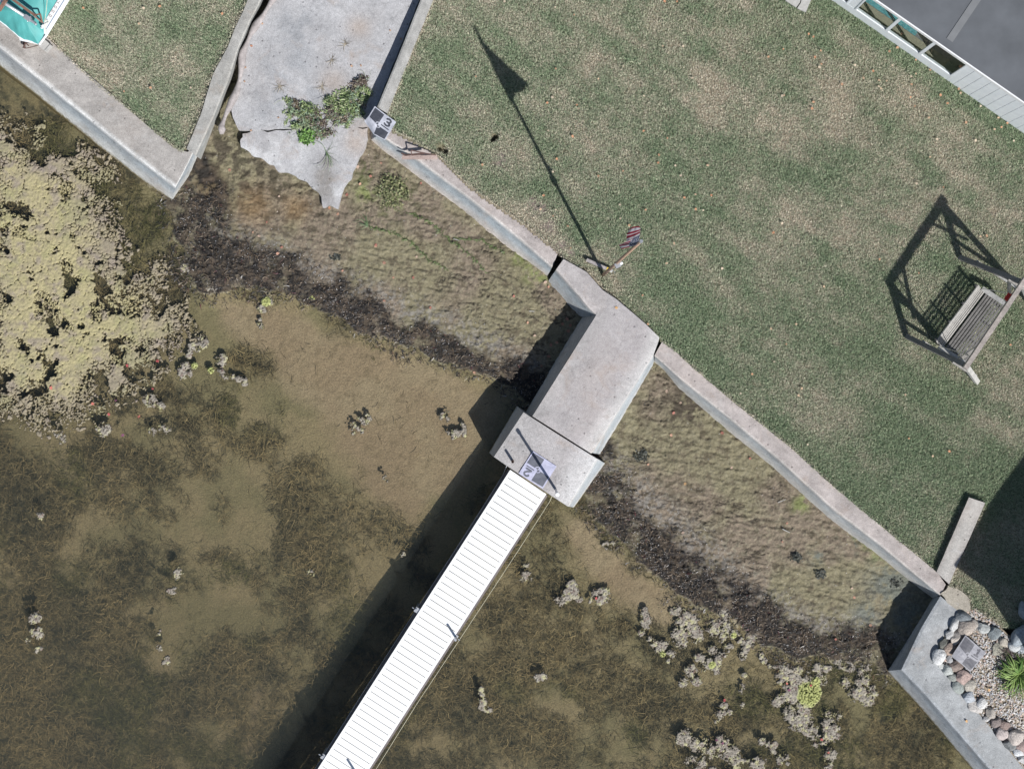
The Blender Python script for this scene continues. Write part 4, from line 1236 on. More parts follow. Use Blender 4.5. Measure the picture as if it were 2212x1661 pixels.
def algae_patch(name, bb, st, main, label, seed):
    """bb in picture units"""
    a = P(bb[0], bb[3], WL); b = P(bb[1], bb[2], WL)
    X, Y = grid(a[0], b[0], a[1], b[1], st)
    x, y = X.ravel(), Y.ravel()
    dx, dy = proj(x, y, WL)
    wx = x + (fbm(x, y, 0.12, 3, seed + 1) - .5) * .07; wy = y + (fbm(x, y, 0.12, 3, seed + 2) - .5) * .07
    fine = fbm(x, y, 0.035, 3, seed + 3); mid = fbm(x, y, .3, 4, seed + 4)
    if main:
        d = pdist(dx, dy, MATPOLY, True) * np.where(inpoly(dx, dy, MATPOLY), 1, -1) / 112.0
        d = d + (fbm(x, y, .55, 4, seed + 5, .6) - .5) * .55
        f1, f2, c1 = worley(wx, wy, .26, seed + 6)
        g1, g2, c2 = worley(wx, wy, .085, seed + 7)
        k1, k2, c3 = worley(wx, wy, .032, seed + 8)
        e1 = (f2 - f1); e2 = (g2 - g1)
        hole = fbm(x, y, .30, 4, seed + 9, .6) + .10 * fbm(x, y, .06, 2, seed + 19)
        inA = (d > .32 + (c1 - .5) * .8) & (hole < .615 - .11 * smooth(1.0, .2, d))
        inB = (d > -.05 + (c2 - .5) * .75) & (hole < .635 - .12 * smooth(.7, -.1, d))
        inC = (d > -.30 + (c3 - .5) * .5) & (mid > .46) & (c3 > .35)
        hA = smooth(0.0, .042, e1) * np.where(c1 > .25, 1, .9)
        hB = smooth(0.0, .026, e2)
        hC = smooth(0, .010, k2 - k1)
        crackB = .82 + .18 * hB * np.where(c2 > .4, 1, .9)
        h = np.where(inA & (hA > .32), .016 + .012 * hA * crackB, np.where(inB & (hB > .22), .008 + .018 * hB, np.where(inC & (hC > .2), .004 + .012 * hC, -1)))
        yel = smooth(.1, .9, d) 
        c = mixc((.29, .25, .18), (.385, .34, .19), np.clip(yel * .9 + (mid - .5) * .9 + (c2 - .5) * .3, 0, 1))
        c = mixc(c, (.27, .225, .20), smooth(.56, .8, fbm(x, y, .16, 3, seed + 12)) * .6)
        c = mixc(c, (.28, .28, .13), smooth(.56, .72, fbm(x, y, .4, 3, seed + 13)) * .35)
        c = mixc(c, (.20, .165, .13), smooth(.6, .78, fbm(x, y, .05, 2, seed + 14)) * .5)
    else:
        m = np.zeros(x.shape)
        for bx, by, r, s in WHITE_SPOTS:
            if bb[0] - 60 < bx < bb[1] + 60 and bb[2] - 60 < by < bb[3] + 60:
                m = np.maximum(m, s * np.exp(-((dx - bx) ** 2 + (dy - by) ** 2) / (r * r)))
        rdg = 1 - np.abs(2 * fbm(x, y, .16, 4, seed + 15, .6) - 1)
        m = m + ((fbm(x, y, .20, 5, seed + 5, .68) - .5) * 1.5 + (rdg - .70) * 1.2) * smooth(.06, .30, m) - .02
        lime = blob_sum(dx, dy, [q for q in LIME_SPOTS]) + (fbm(x, y, .1, 3, seed + 11) - .5) * .3
        g1, g2, c2 = worley(wx, wy, .055, seed + 6)
        k1, k2, c3 = worley(wx, wy, .026, seed + 7)
        inL = (lime > .5) & ((g2 - g1) > .006)
        inB = (m > .62 + (c2 - .5) * .3)
        inC = (m > .45 + (c3 - .5) * .5)
        hB = smooth(0, .014, g2 - g1); hC = smooth(0, .008, k2 - k1)
        h = np.where(inL, .012 + .022 * smooth(.5, .8, lime) * (.7 + .3 * hC), np.where(inB & (hB > .25), .008 + .016 * hB * (.6 + .4 * hC), np.where(inC & (hC > .3), .005 + .014 * hC * c3, -1)))
        c = mixc((.21, .185, .155), (.40, .37, .31), np.clip(c2 * .7 + c3 * .5 - .1, 0, 1))
        c = mixc(c, (.42, .40, .22), smooth(.68, .92, c2) * .8)
        c = mixc(c, (.16, .10, .09), (c3 > .93) * .8)
        c = mixc(c, mixc((.30, .32, .12), (.44, .46, .19), c3), smooth(.42, .6, lime))
    h2 = np.where(h > 0, np.maximum(h + (fine - .5) * .022 + (fbm(x, y, .09, 2, seed + 30) - .5) * .014, .002), -.05)
    pos = (h > 0).reshape(X.shape)
    keep = pos[:-1, :-1] | pos[1:, :-1] | pos[1:, 1:] | pos[:-1, 1:]
    # rim goes just under water
    V = np.stack([x, y, WL + np.where(h > 0, h2, -.012)], -1)
    c = c * np.where(h > 0, 1.0, .5)[:, None]
    V, F, C = compact(V, grid_faces(keep, *X.shape), c)
    tag(mesh_np(name, V, F, M_ALGAE, None, C, True), label, 'algae', None, 'stuff')

algae_patch('algae_mat', (-70, 470, 230, 960), .0125, True, 'cracked yellow algae mat floating below the upper left seawall', 300)
algae_patch('algae_scum', (1100, 1990, 1130, 1720), .0125, False, 'whitish clumpy algae scum floating right of the dock', 340)
algae_patch('algae_tufts', (-40, 1080, 560, 1560), .0150, False, 'scattered whitish weed tops breaking the water left of the dock', 370)

# ------------------------------------------------------------------ water weed, wrack, grit
def scatter(n, seed, bb=(-80, 2300, -60, 1740)):
    r = np.random.RandomState(seed)
    a = P(bb[0], bb[3], WL); b = P(bb[1], bb[2], WL)
    x = r.uniform(a[0], b[0], n); y = r.uniform(a[1], b[1], n)
    dx, dy = proj(x, y, WL)
    return r, x, y, dx, dy

def build_weed():
    r, x, y, dx, dy = scatter(420000, 401, (-40, 2150, 250, 1700))
    ok = (dx < 60 + 2000) & ~inpoly(dx, dy, LAWN_R) & ~inpoly(dx, dy, LAWN_L)
    x, y, dx, dy = x[ok], y[ok], dx[ok], dy[ok]
    s = land_sd(dx, dy) + (fbm(x, y, 0.5, 4, 61) - .5) * 0.35
    w = weed_amt(dx, dy, x, y)
    m = (s < -.02) & (r.rand(len(x)) < w * .72 + .001)
    x, y = x[m], y[m]
    n = len(x)
    z = bed_h(x, y, False)
    top = np.minimum(z + .015 + .13 * r.rand(n) ** 1.6, WL - .012)
    st = np.stack([x, y, np.maximum(top, z)], -1)
    t = r.rand(n)
    hue = fbm(x, y, .8, 3, 402)
    hi = np.clip((top - z) / .14, 0, 1)
    c = mixc((.032, .033, .026), (.31, .25, .145), np.clip(t * .45 + hi * .6 + (hue - .5) * 1.1, 0, 1))
    c = mixc(c, (.10, .115, .045), smooth(.5, .7, fbm(x, y, 1.1, 3, 403)) * .6)
    c = c * (.55 + .9 * r.rand(n))[:, None]
    V, F, C = ribbons(n, 404, st, r.rand(n) * 6.283, .05 + .20 * r.rand(n) ** 1.7, .0025 + .0045 * r.rand(n) ** 1.5, 4, .8, lambda f: 0.0, c)
    tag(mesh_np('water_weed', V, F, M_WEED, None, C), 'brown green water weed strands carpeting the lake bed', 'water weed', None, 'stuff')
build_weed()

def build_wrack():
    r, x, y, dx, dy = scatter(200000, 411, (300, 2000, 400, 1500))
    w = wrack_amt(dx, dy, x, y)
    m = r.rand(len(x)) < w * .62
    m &= ~inpoly(dx, dy, LAWN_R)
    x, y, dx, dy = x[m], y[m], dx[m], dy[m]
    n = len(x)
    z = bed_h(x, y) + .004 + .014 * r.rand(n)
    z = np.maximum(z, WL + .002)
    c = np.tile((.023, .021, .020), (n, 1)) * (.5 + 1.0 * r.rand(n))[:, None]
    k = r.rand(n)
    c = np.where((k > .55)[:, None], np.array((.12, .088, .058)) * (.6 + .8 * r.rand(n))[:, None], c)
    c = np.where((k > .965)[:, None], np.array((.10, .03, .035)), c)
    c = np.where((k > .978)[:, None], np.array((.40, .38, .36)), c)
    V, F, C = ribbons(n, 412, np.stack([x, y, z], -1), r.rand(n) * 6.283, .02 + .10 * r.rand(n) ** 2, .003 + .007 * r.rand(n), 3, 1.0, lambda f: .2 - .45 * f, c)
    tag(mesh_np('weed_wrack', V, F, M_WRACK, None, C), 'black dead weed washed up along the water line', 'wrack', None, 'stuff')
    r, x, y, dx, dy = scatter(160000, 421, (300, 2050, 240, 1500))
    dw = np.minimum(pdist(dx, dy, WRACK_A) / 100, pdist(dx, dy, WRACK_B) / 115)
    p = smooth(1.0, .25, dw) * smooth(.38, .62, fbm(x, y, .35, 4, 422)) * .26 + .010
    m = (land_sd(dx, dy) > .02) & (r.rand(len(x)) < p) & ~inpoly(dx, dy, LAWN_R) & ~inpoly(dx, dy, LAWN_L) & ~inpoly(dx, dy, RP) & ~inpoly(dx, dy, RP2)
    x, y = x[m], y[m]; n = len(x)
    z = bed_h(x, y) + .004
    s = .004 + .007 * r.rand(n)
    a = r.rand(n) * 6.283
    off = [(1, 0), (0, .7), (-1, 0), (0, -.7)]
    V = np.stack([np.stack([x + s * (p_ * np.cos(a) - q * np.sin(a)), y + s * (p_ * np.sin(a) + q * np.cos(a)), z + s * .9 * r.rand(n)], -1) for p_, q in off], 1).reshape(-1, 3)
    F = np.arange(4 * n).reshape(n, 4)
    pal = np.array([(.60, .58, .56), (.48, .46, .45), (.40, .41, .43), (.62, .55, .50)])
    c = pal[r.randint(0, 4, n)] * (.7 + .5 * r.rand(n))[:, None]
    tag(mesh_np('shell_grit', V, F, M_GRAVEL, None, np.repeat(c, 4, 0)), 'pale bits of shell scattered on the mud above the wrack', 'shells', None, 'stuff')
build_wrack()

# ------------------------------------------------------------------ dock
ZD = -0.06
dL0, dR0 = P(1104, 1014, ZD), P(1182, 1066, ZD)
dirv = nrm(P(685.5, 1661, ZD) - P(1101, 1016, ZD))
perp = nrm(np.array((dirv[1], -dirv[0], 0)))
if np.dot(perp, dR0 - dL0) < 0: perp = -perp
o0 = P(1100, 1018, ZD)
wid = abs(np.dot(P(797, 1661, ZD) - P(685.5, 1661, ZD), perp))
dock = thing('dock', o0 + dirv * 4 + perp * wid / 2, 'long white slatted dock running from the pier head to the bottom of the picture', 'dock')
headline0, headline1 = P(1067, 990, ZD), P(1227, 1097, ZD)
def start_at(s):
    """distance along the dock where the pier head ends, for a lateral position"""
    e = nrm(headline1 - headline0); nn = np.array((e[1], -e[0], 0))
    q = o0 + perp * s
    return np.dot(headline0 - q, nn) / np.dot(dirv, nn)
mb = MB(); LEN = 12.0
pitch = 0.1325; gap = 0.013
i = 0
d0 = max(start_at(0.03), start_at(wid)) + .02
edge_w = 0.055
for k in range(int(LEN / pitch)):
    a = d0 + k * pitch; b = a + pitch - gap
    c = o0 + dirv * (a + b) / 2 + perp * (edge_w + (wid - 2 * edge_w) / 2) + np.array((0, 0, -.016 + random.uniform(-.0012, .0012)))
    mb.box(c, dirv * (b - a) / 2, perp * ((wid - 2 * edge_w) / 2), np.array((0, 0, .016)))
mb.build('deck_boards', M_DOCK, dock)
mb = MB()
for s in (edge_w / 2 - .001, wid - edge_w / 2 + .001):
    a = start_at(s) + .01
    mb.box(o0 + dirv * (a + LEN) / 2 + perp * s + np.array((0, 0, -.02)), dirv * (LEN - a) / 2, perp * (edge_w / 2 - .002), np.array((0, 0, .022)))
# filler up to the slanted pier face
q = [o0 + perp * edge_w + dirv * (start_at(edge_w) + .01), o0 + perp * (wid - edge_w) + dirv * (start_at(wid - edge_w) + .01), o0 + perp * (wid - edge_w) + dirv * (d0 - .006), o0 + perp * edge_w + dirv * (d0 - .006)]
mb.prism([tuple(v[:2]) for v in q], ZD - .03, ZD)
mb.build('edge_trim', M_DOCK, dock)
for s in (-.022, wid + .022):
    mb = MB(); a = start_at(s) + .03
    mb.box(o0 + dirv * (a + LEN) / 2 + perp * s + np.array((0, 0, -.13)), dirv * (LEN - a) / 2, perp * .02, np.array((0, 0, .08)))
    mb.build('side_rail', M_DOCKSIDE, dock)
for k in range(6):
    a = d0 + .6 + k * 2.2
    mb = MB()
    mb.box(o0 + dirv * a + perp * wid / 2 + np.array((0, 0, -.12)), dirv * .03, perp * (wid / 2 - .002), np.array((0, 0, .05)))
    mb.build('cross_beam', M_DOCKSIDE, dock)
def dpost(px, py, up, name='dock_post'):
    p = P(px, py, ZD)
    r_ = .024
    mb = MB(); mb.tube([(p[0], p[1], -1.6), (p[0], p[1], ZD + up)], r_, 10)
    o = mb.build('post', M_GALV, dock, smooth_sh=False)
    mb = MB()
    inward = -perp if np.dot(p - o0, perp) > wid / 2 else perp
    mb.box(p + np.array((0, 0, -.06)) + inward * .02, dirv * .05, perp * .05, np.array((0, 0, .035)))
    mb.tube([p + np.array((0, 0, -.02)) - inward * .05, p + np.array((0, 0, -.02)) - inward * .09], .012, 8)
    mb.build('post_bracket', M_GALV, o)
dpost(985, 1377, .30); dpost(769, 1668, .30)
dpost(899, 1317, .02); dpost(697, 1634, .02)

def cable(name, pts, r, mat, label):
    mb = MB(); mb.tube(pts, r, 6)
    tag(mb.build(name, mat, None, loc=pts[0], smooth_sh=True), label, 'cable')
cable('cable', [P(1097, 1000, -.1), P(1087, 1025, -.25), P(1060, 1068, -.28), P(985, 1185, -.28), P(897, 1320, -.25), P(800, 1470, -.28), P(693, 1640, -.26), P(640, 1722, -.26)], .006, M_CABLE, 'thin pale cable running along the shaded left side of the dock')
cable('cable', [P(1193, 1070, -.1), P(1188, 1082, -.22), P(1120, 1188, -.27), P(990, 1385, -.24), P(900, 1520, -.27), P(812, 1661, -.27), P(760, 1745, -.27)], .0045, M_ROPE, 'thin yellowish cable running along the sunny right side of the dock')

# mooring post and pipe on the pier head
mp = thing('mooring_post', P(1200.5, 1057.5, .08), 'tall slim white capped post standing on the pier head near the dock', 'post')
b = P(1200.5, 1057.5, .08)
mb = MB(); mb.tube([b, b + np.array((0, 0, 1.28))], .026, 12); mb.build('pole', M_GALV, mp)
mb = MB(); mb.tube([b + np.array((0, 0, 1.27)), b + np.array((0, 0, 1.33))], .037, 14); mb.build('cap', M_WHITE, mp)
b = P(1107.5, 996, .08)
mb = MB()
n = 14
V = []; F = []
for (r_, z) in ((.026, 0), (.026, .24), (.019, .24), (.019, .01)):
    for k in range(n):
        t = 2 * math.pi * k / n
        V.append((b[0] + r_ * math.cos(t), b[1] + r_ * math.sin(t), b[2] + z))
for i in range(3):
    for k in range(n):
        F.append((i * n + k, i * n + (k + 1) % n, (i + 1) * n + (k + 1) % n, (i + 1) * n + k))
F.append(tuple(range(3 * n, 4 * n)))
mb.add(V, F)
tag(mb.build('pipe_stub', M_RUST, None, loc=b), 'short open dark pipe standing on the left side of the pier head', 'pipe')

# ------------------------------------------------------------------ survey sheets
def dseg(px, py, x0, y0, x1, y1):
    vx, vy = x1 - x0, y1 - y0
    t = np.clip(((px - x0) * vx + (py - y0) * vy) / (vx * vx + vy * vy), 0, 1)
    return np.hypot(px - x0 - t * vx, py - y0 - t * vy)
def glyph(dg, u, v):
    """u,v in a box -0.5..0.5 (u right, v down); returns distance to stroke"""
    if dg == '1':
        return np.minimum(np.minimum(dseg(u, v, 0.02, -.48, .02, .46), dseg(u, v, .02, -.46, -.2, -.28)), dseg(u, v, -.24, .46, .28, .46))
    if dg == '2':
        pts = [(-.3, -.26)] + [(0 + .3 * math.cos(t), -.2 + .27 * math.sin(t)) for t in np.linspace(math.pi * 1.05, math.pi * 2.15, 9)] + [(-.3, .46), (.34, .46)]
    else:
        pts = [(-.3, -.36)] + [(-.02 + .29 * math.cos(t), -.24 + .23 * math.sin(t)) for t in np.linspace(math.pi * 1.25, math.pi * 2.5, 9)] + [(-.12, -.01)] + \
              [(-.02 + .32 * math.cos(t), .23 + .24 * math.sin(t)) for t in np.linspace(-math.pi * .5, math.pi * .8, 10)]
    d = np.full(np.shape(u), 9.0)
    for (a, b), (c, e) in zip(pts[:-1], pts[1:]):
        d = np.minimum(d, dseg(u, v, a, b, c, e))
    return d
def sheet(dg, nine, z, wav, label, seed, blk, wht, droop=None):
    """nine: A, AB, B, DA, centre, BC, D, DC, C in picture units"""
    N = 72
    g = np.linspace(0, 1, N + 1)
    U, Vv = np.meshgrid(g, g, indexing='ij')
    def lag(t):
        return (1 - t) * (1 - 2 * t), 4 * t * (1 - t), t * (2 * t - 1)
    def hat(t):
        return np.clip(1 - 2 * t, 0, 1), 1 - np.abs(2 * t - 1), np.clip(2 * t - 1, 0, 1)
    bu, bv = hat(U), hat(Vv)
    nine = np.array(nine, float).reshape(3, 3, 2)      # [v][u]
    pos = sum(bu[i][..., None] * bv[j][..., None] * nine[j, i] for i in range(3) for j in range(3))
    zz = z + wav * (fbm(U * 1.0, Vv * 1.0, .28, 3, seed) - .5)
    if droop is not None: zz = zz + droop(U, Vv)
    pts = np.array([P(a, b, c) for a, b, c in zip(pos[..., 0].ravel(), pos[..., 1].ravel(), zz.ravel())])
    I = np.arange((N + 1) ** 2).reshape(N + 1, N + 1)
    F = np.stack([I[:-1, :-1], I[:-1, 1:], I[1:, 1:], I[1:, :-1]], -1).reshape(-1, 4)[:, ::-1]
    gc = (g[:-1] + g[1:]) / 2
    cu, cv = np.meshgrid(gc, gc, indexing='ij')
    black = ((cu < .5) & (cv < .5)) | ((cu >= .5) & (cv >= .5))
    rad = np.hypot(cu - .5, cv - .5)
    black = np.where((rad > .085) & (rad < .115), False, black)
    border = (np.minimum(np.minimum(cu, 1 - cu), np.minimum(cv, 1 - cv)) < .035)
    black &= ~border
    dig = glyph(dg, (cu - .76) / .30, (cv - .20) / .27) < .125
    und = (cv > .385) & (cv < .43) & (cu > .6) & (cu < .92)
    black = black | dig | und
    n1 = fbm(cu * 1.0, cv * 3.0, .09, 3, seed + 3)
    c = np.where(black[..., None], np.array(blk), np.array(wht)) * (0.85 + .3 * n1)[..., None]
    cc = np.repeat(c.reshape(-1, 3), 4, 0)
    o = mesh_np('survey_sheet', pts, F, M_SHEET, None, None, True, loc=pts.mean(0), corner_col=cc)
    tag(o, label, 'marker sheet', 'checkered survey marker sheets')
sheet('3', [(809.6, 229.8), (831.5, 246.4), (856, 264), (796.6, 251), (815.3, 270.4), (841, 288.6), (787, 262), (807, 290.7), (831.5, 303.7)], .055, .03,
      'checkered plastic sheet marked 3 draped over the end of the seawall', 501, (.06, .065, .08), (.46, .47, .52), lambda u, v: -.10 * smooth(.55, 1, v) * smooth(.6, 0.0, u))
sheet('2', [(1172.7, 1055.3), (1146.5, 1039), (1120.4, 1022.5), (1187.5, 1031.2), (1161.8, 1014.7), (1136, 998), (1202.4, 1007), (1177, 990.5), (1151.6, 974)], .100, .02,
      'checkered plastic sheet marked 2 lying on the pier head', 511, (.13, .135, .16), (.46, .46, .58))
sheet('1', [(2085.5, 1371.3), (2107, 1390), (2129.5, 1409), (2071, 1393), (2090, 1416.6), (2113, 1431), (2055, 1417.3), (2077, 1434), (2095.6, 1451)], .16, .03,
      'crumpled greyish sheet marked 1 lying on boulders and gravel', 521, (.10, .10, .115), (.26, .26, .285), lambda u, v: -.12 * u * smooth(.2, .8, u))

# ------------------------------------------------------------------ flagpole
Z = np.array((0, 0, 1.0))
fb = P(1303, 594, -.03)
ft = P(1384.5, 522, 5.1)
pole = thing('flagpole', fb, 'leaning rusty flagpole on the lawn near the pier', 'flagpole')
mb = MB(); mb.tube([fb, fb + (ft - fb) * .5, ft], [.034, .03, .024], 12); mb.build('pole', M_RUSTPIPE, pole, smooth_sh=True)
mb = MB(); mb.tube([ft - nrm(ft - fb) * .05, ft + nrm(ft - fb) * .06], .028, 12); mb.build('truck_cap', M_GALV, pole)
def on_pole(f): return fb + (ft - fb) * f
q = on_pole(.44)
mb = MB(); mb.ball(q + np.array((.05, -.03, .03)), .034, 14, 9); mb.build('lamp_globe', M_WHITE, pole, smooth_sh=True)
q = on_pole(.40)
mb = MB(); mb.box(q + np.array((.015, -.045, -.02)), np.array((.045, .02, 0)), np.array((-.02, .04, 0)), np.array((0, 0, .05))); mb.build('lamp_box', M_GALV, pole)
mb = MB(); q = on_pole(.22); mb.tube([q + np.array((.02, -.03, 0)), q + np.array((.08, -.07, .05)), q + np.array((.09, -.06, -.3))], .006, 6); mb.build('cleat_rope', M_CABLE, pole)

def build_flag():
    def CF(x, y): return (1440 + x / 9.23) * .8641, (540 + y / 9.23) * .8641
    hv = [0, .25, .5, .75, 1]
    hoist = np.array([CF(1455, 650), CF(1462, 560), CF(1470, 440), CF(1485, 340), CF(1488, 255)])
    midl = np.array([CF(1240, 715), CF(1225, 625), CF(1330, 520), CF(1330, 400), CF(1370, 240)])
    fly = np.array([CF(1045, 765), CF(985, 670), CF(1165, 590), CF(1165, 440), CF(1235, 290)])
    n, m = 60, 52
    u = np.linspace(0, 1, n + 1); v = np.linspace(0, 1, m + 1)
    U, Vv = np.meshgrid(u, v, indexing='ij')
    def at(curve, t):
        # smooth interpolation
        t = t * 4; i = np.clip(t.astype(int), 0, 3); f = t - i; f = f * f * (3 - 2 * f)
        return curve[i] * (1 - f)[..., None] + curve[i + 1] * f[..., None]
    H, Mi, Fl = at(hoist, Vv), at(midl, Vv), at(fly, Vv)
    b0, b1, b2 = (1 - U) * (1 - 2 * U), 4 * U * (1 - U), U * (2 * U - 1)
    pos = H * b0[..., None] + Mi * b1[..., None] + Fl * b2[..., None]
    zz = 5.02 - 1.62 * (1 - (1 - U) * (1 - Vv)) ** .95 + .05 * np.sin(Vv * 9 + U * 3) + .03 * np.sin(U * 14)
    pts = np.array([P(a, b, c) for a, b, c in zip(pos[..., 0].ravel(), pos[..., 1].ravel(), zz.ravel())])
    I = np.arange((n + 1) * (m + 1)).reshape(n + 1, m + 1)
    F = np.stack([I[:-1, :-1], I[1:, :-1], I[1:, 1:], I[:-1, 1:]], -1).reshape(-1, 4)
    cu, cv = np.meshgrid((u[:-1] + u[1:]) / 2, (v[:-1] + v[1:]) / 2, indexing='ij')
    stripe = (np.floor(cv * 13).astype(int) % 2) == 0
    c = np.where(stripe[..., None], np.array((.30, .03, .055)), np.array((.66, .62, .66)))
    cant = (cu < .52) & (cv < 7 / 13)
    c = np.where(cant[..., None], np.array((.025, .04, .11)), c)
    row = cv / (7 / 13) * 9; colm = cu / .52 * 11
    star = cant & (np.abs(row - np.floor(row) - .5) < .26) & (np.abs(colm - np.floor(colm) - .5) < .36) & ((np.floor(row) + np.floor(colm)) % 2 == 0)
    c = np.where(star[..., None], np.array((.75, .75, .8)), c)
    o = mesh_np('flag', pts, F, M_FLAG, None, None, True, loc=ft, corner_col=np.repeat(c.reshape(-1, 3), 4, 0))
    tag(o, 'small American flag hanging from the top of the leaning pole', 'flag')
build_flag()
# timber and yellow end beside the pole
pl = thing('plank', P(1295, 575, 0), 'narrow weathered timber with yellow tape lying by the foot of the flagpole', 'plank')
mb = MB(); mb.bar(P(1267, 561.5, .06), P(1310, 580.5, .06), .06, .05); mb.build('timber', M_LOG, pl)
mb = MB(); mb.bar(P(1310.3, 580.6, .06), P(1316, 583.2, .06), .064, .054); mb.build('tape_band', M_YELLOW, pl)
mb = MB(); mb.bar(P(1316.3, 583.3, .06), P(1323, 586.4, .06), .06, .05); mb.build('timber_end', M_PALEWOOD, pl)

# board and bent iron on the seawall
mb = MB(); mb.bar(P(868, 340.5, -.045), P(945, 340, -.045), .08, .025); tag(mb.build('board', M_REDBOARD, None, loc=P(905, 341, -.06)), 'faded reddish board lying on the seawall under the bent iron', 'board')
zi = .10
mb = MB(); mb.bar(P(867, 331.5, zi - .05), P(876, 336, zi - .05), .03, .03); mb.bar(P(876, 336, zi - .05), P(888.5, 334.5, zi), .025, .03); mb.bar(P(888.5, 335, zi), P(888.2, 324.8, zi + .05), .02, .02); mb.bar(P(888.2, 325, zi + .05), P(916, 331, zi), .02, .02)
mb.bar(P(889, 334.8, zi - .04), P(917, 331.5, zi - .04), .035, .03); mb.bar(P(916, 331, zi), P(942, 335.5, 0), .018, .02)
tag(mb.build('bent_iron', M_RUST, None, loc=P(890, 332, 0)), 'rusty bent iron bracket resting on the reddish board on the seawall', 'bracket')

# driftwood log
LP = [(479, 289), (478, 272), (490, 242), (512, 196), (520, 157), (524, 113), (540, 77), (556, 52), (580, 18), (600, -15), (660, -160)]
lz = [-.36] + [ramp_z(a, b) + .05 for a, b in LP[1:]]
W = resample(np.array([P(a, b, z) for (a, b), z in zip(LP, lz)]), 6)
mb = MB()
rs = [(.055 + .02 * math.sin(i * .5)) * (1.0 if i > 3 else .75 + .08 * i) for i in range(len(W))]
W[:, 0] += (fbm(W[:, 0], W[:, 1], .4, 3, 601) - .5) * .06
mb.tube(W, rs, 12)
V = np.array(mb.v); V += (fbm(V[:, 0] + V[:, 2] * 3, V[:, 1], .09, 3, 602)[:, None] - .5) * .035
o = mesh_np('driftwood_log', V, mb.f, M_LOG, None, None, True, loc=P(515, 190, -.35))
tag(o, 'long curving driftwood log wedged between the ramp and its left wall', 'log')

# ------------------------------------------------------------------ swing
ZB = 1.85
M_BACK = mat_wood('grey slat wood', (0.36, 0.345, 0.32))
M_SHADEWOOD = mat_wood('shade toned grey wood', (0.20, 0.19, 0.18))  # same wood toned down, shade put into the colour
F1, F2 = P(1959, 727, 0), P(2110.6, 825, 0)
F3 = P(2074, 556.4, 0); F4 = F3 + (F2 - F1)
B1 = P(2088, 790, ZB)
B2 = B1 + (F3 - F1) * 1.0
fr = thing('swing_stand', (F1 + F2 + F3 + F4) / 4, 'weathered wooden A frame of the garden swing on the lawn', 'swing frame')
bd = nrm(B2 - B1)
mb = MB(); mb.bar(B1 - bd * .06, B2 + bd * .1, .085, .13); mb.build('beam', mat_wood('peeling painted beam', (0.34, 0.30, 0.27), .85, 26.0), fr)
for (f, b, m) in ((F1, B1, M_DARKWOOD), (F2, B1, M_PALEWOOD), (F3, B2, M_DARKWOOD), (F4, B2, M_PALEWOOD)):  # sun-facing legs paler, the others darker: light and shade in the wood colour
    mb = MB(); mb.bar(f, b + (f - b) * .02 + np.array((0, 0, -.05)), .085, .09, up=bd); mb.build('leg', M_SHADEWOOD if m is M_DARKWOOD else M_PALEWOOD, fr)
for (fa, fb2, bb_) in ((F1, F2, B1), (F3, F4, B2)):
    mb = MB(); t = .24
    mb.bar(fa + (bb_ - fa) * t + bd * .05 * (1 if bb_ is B1 else 1), fb2 + (bb_ - fb2) * t + bd * .05, .04, .085); mb.build('cross_brace', M_PALEWOOD, fr)
    mb = MB(); t = .80
    mb.bar(fa + (bb_ - fa) * t - bd * .055, fb2 + (bb_ - fb2) * t - bd * .055, .03, .12); mb.build('gusset', M_GREYWOOD, fr)
    t = .72
    sgn = 1 if bb_ is B1 else -1
    mb = MB(); mb.bar((fa * .5 + fb2 * .5) * (1 - .52) + bb_ * .52 - bd * 0, bb_ + bd * sgn * .42 - np.array((0, 0, .05)), .06, .05); mb.build('knee_brace', M_GREYWOOD, fr)
bench = thing('swing_bench', P(2105, 700, .45), 'slatted wooden swing bench hanging under the A frame on the lawn', 'swing')
S1, S2 = P(2021.8, 737, .44), P(2113.5, 614.7, .44)                     # back top corners
Fr1, Fr2 = P(2092, 781, .20), P(2182, 659, .20)                         # seat front corners
R1, R2 = P(2039, 749, .13), P(2130, 628, .13)                           # seat rear corners
ln = nrm(S2 - S1); across = nrm((Fr1 - R1) - np.dot(Fr1 - R1, ln) * ln)
L0 = np.linalg.norm(S2 - S1)
def slats(a0, b0, n, w, th, bowf=None):
    mb = MB()
    nn = nrm(np.cross(ln, b0 - a0))
    for k in range(n):
        f = (k + .5) / n
        c = a0 + (b0 - a0) * f + (nn * bowf(f) if bowf else 0) + ln * L0 / 2
        mb.box(c, ln * L0 / 2, nrm(b0 - a0) * w / 2, nn * th / 2)
    return mb
base0 = R1 + across * .0
mb = slats(S1, base0 + ln * np.dot(S1 - base0, ln), 6, .044, .018, lambda f: .02 * math.sin(f * 3)); mb.build('backrest', M_BACK, bench)
st0 = base0 + ln * np.dot(S1 - base0, ln)
fr0 = st0 + across * np.dot(Fr1 - st0, across) + np.array((0, 0, .06))
mb = slats(st0 + across * .03, fr0, 9, .040, .016, lambda f: -.02 * math.sin(f * 3.14)); mb.build('seat', M_SHADEWOOD, bench)  # dark slats give the shaded gaps of the seat by colour
mb = slats(st0 + across * .065, fr0 + across * .035, 8, .014, .018, lambda f: .004 - .02 * math.sin(f * 3.14)); mb.build('seat_strip', M_GREYWOOD, bench)
for k in (.03, .34, .66, .97):
    mb = MB()
    a = st0 + ln * L0 * k + np.array((0, 0, -.05)); b_ = fr0 + ln * L0 * k + np.array((0, 0, -.05))
    mb.bar(a, b_, .035, .06); mb.bar(a, S1 + ln * L0 * k - np.array((0, 0, .0)) + across * -.03, .035, .04, up=ln); mb.build('bench_rib', M_DARKWOOD, bench)
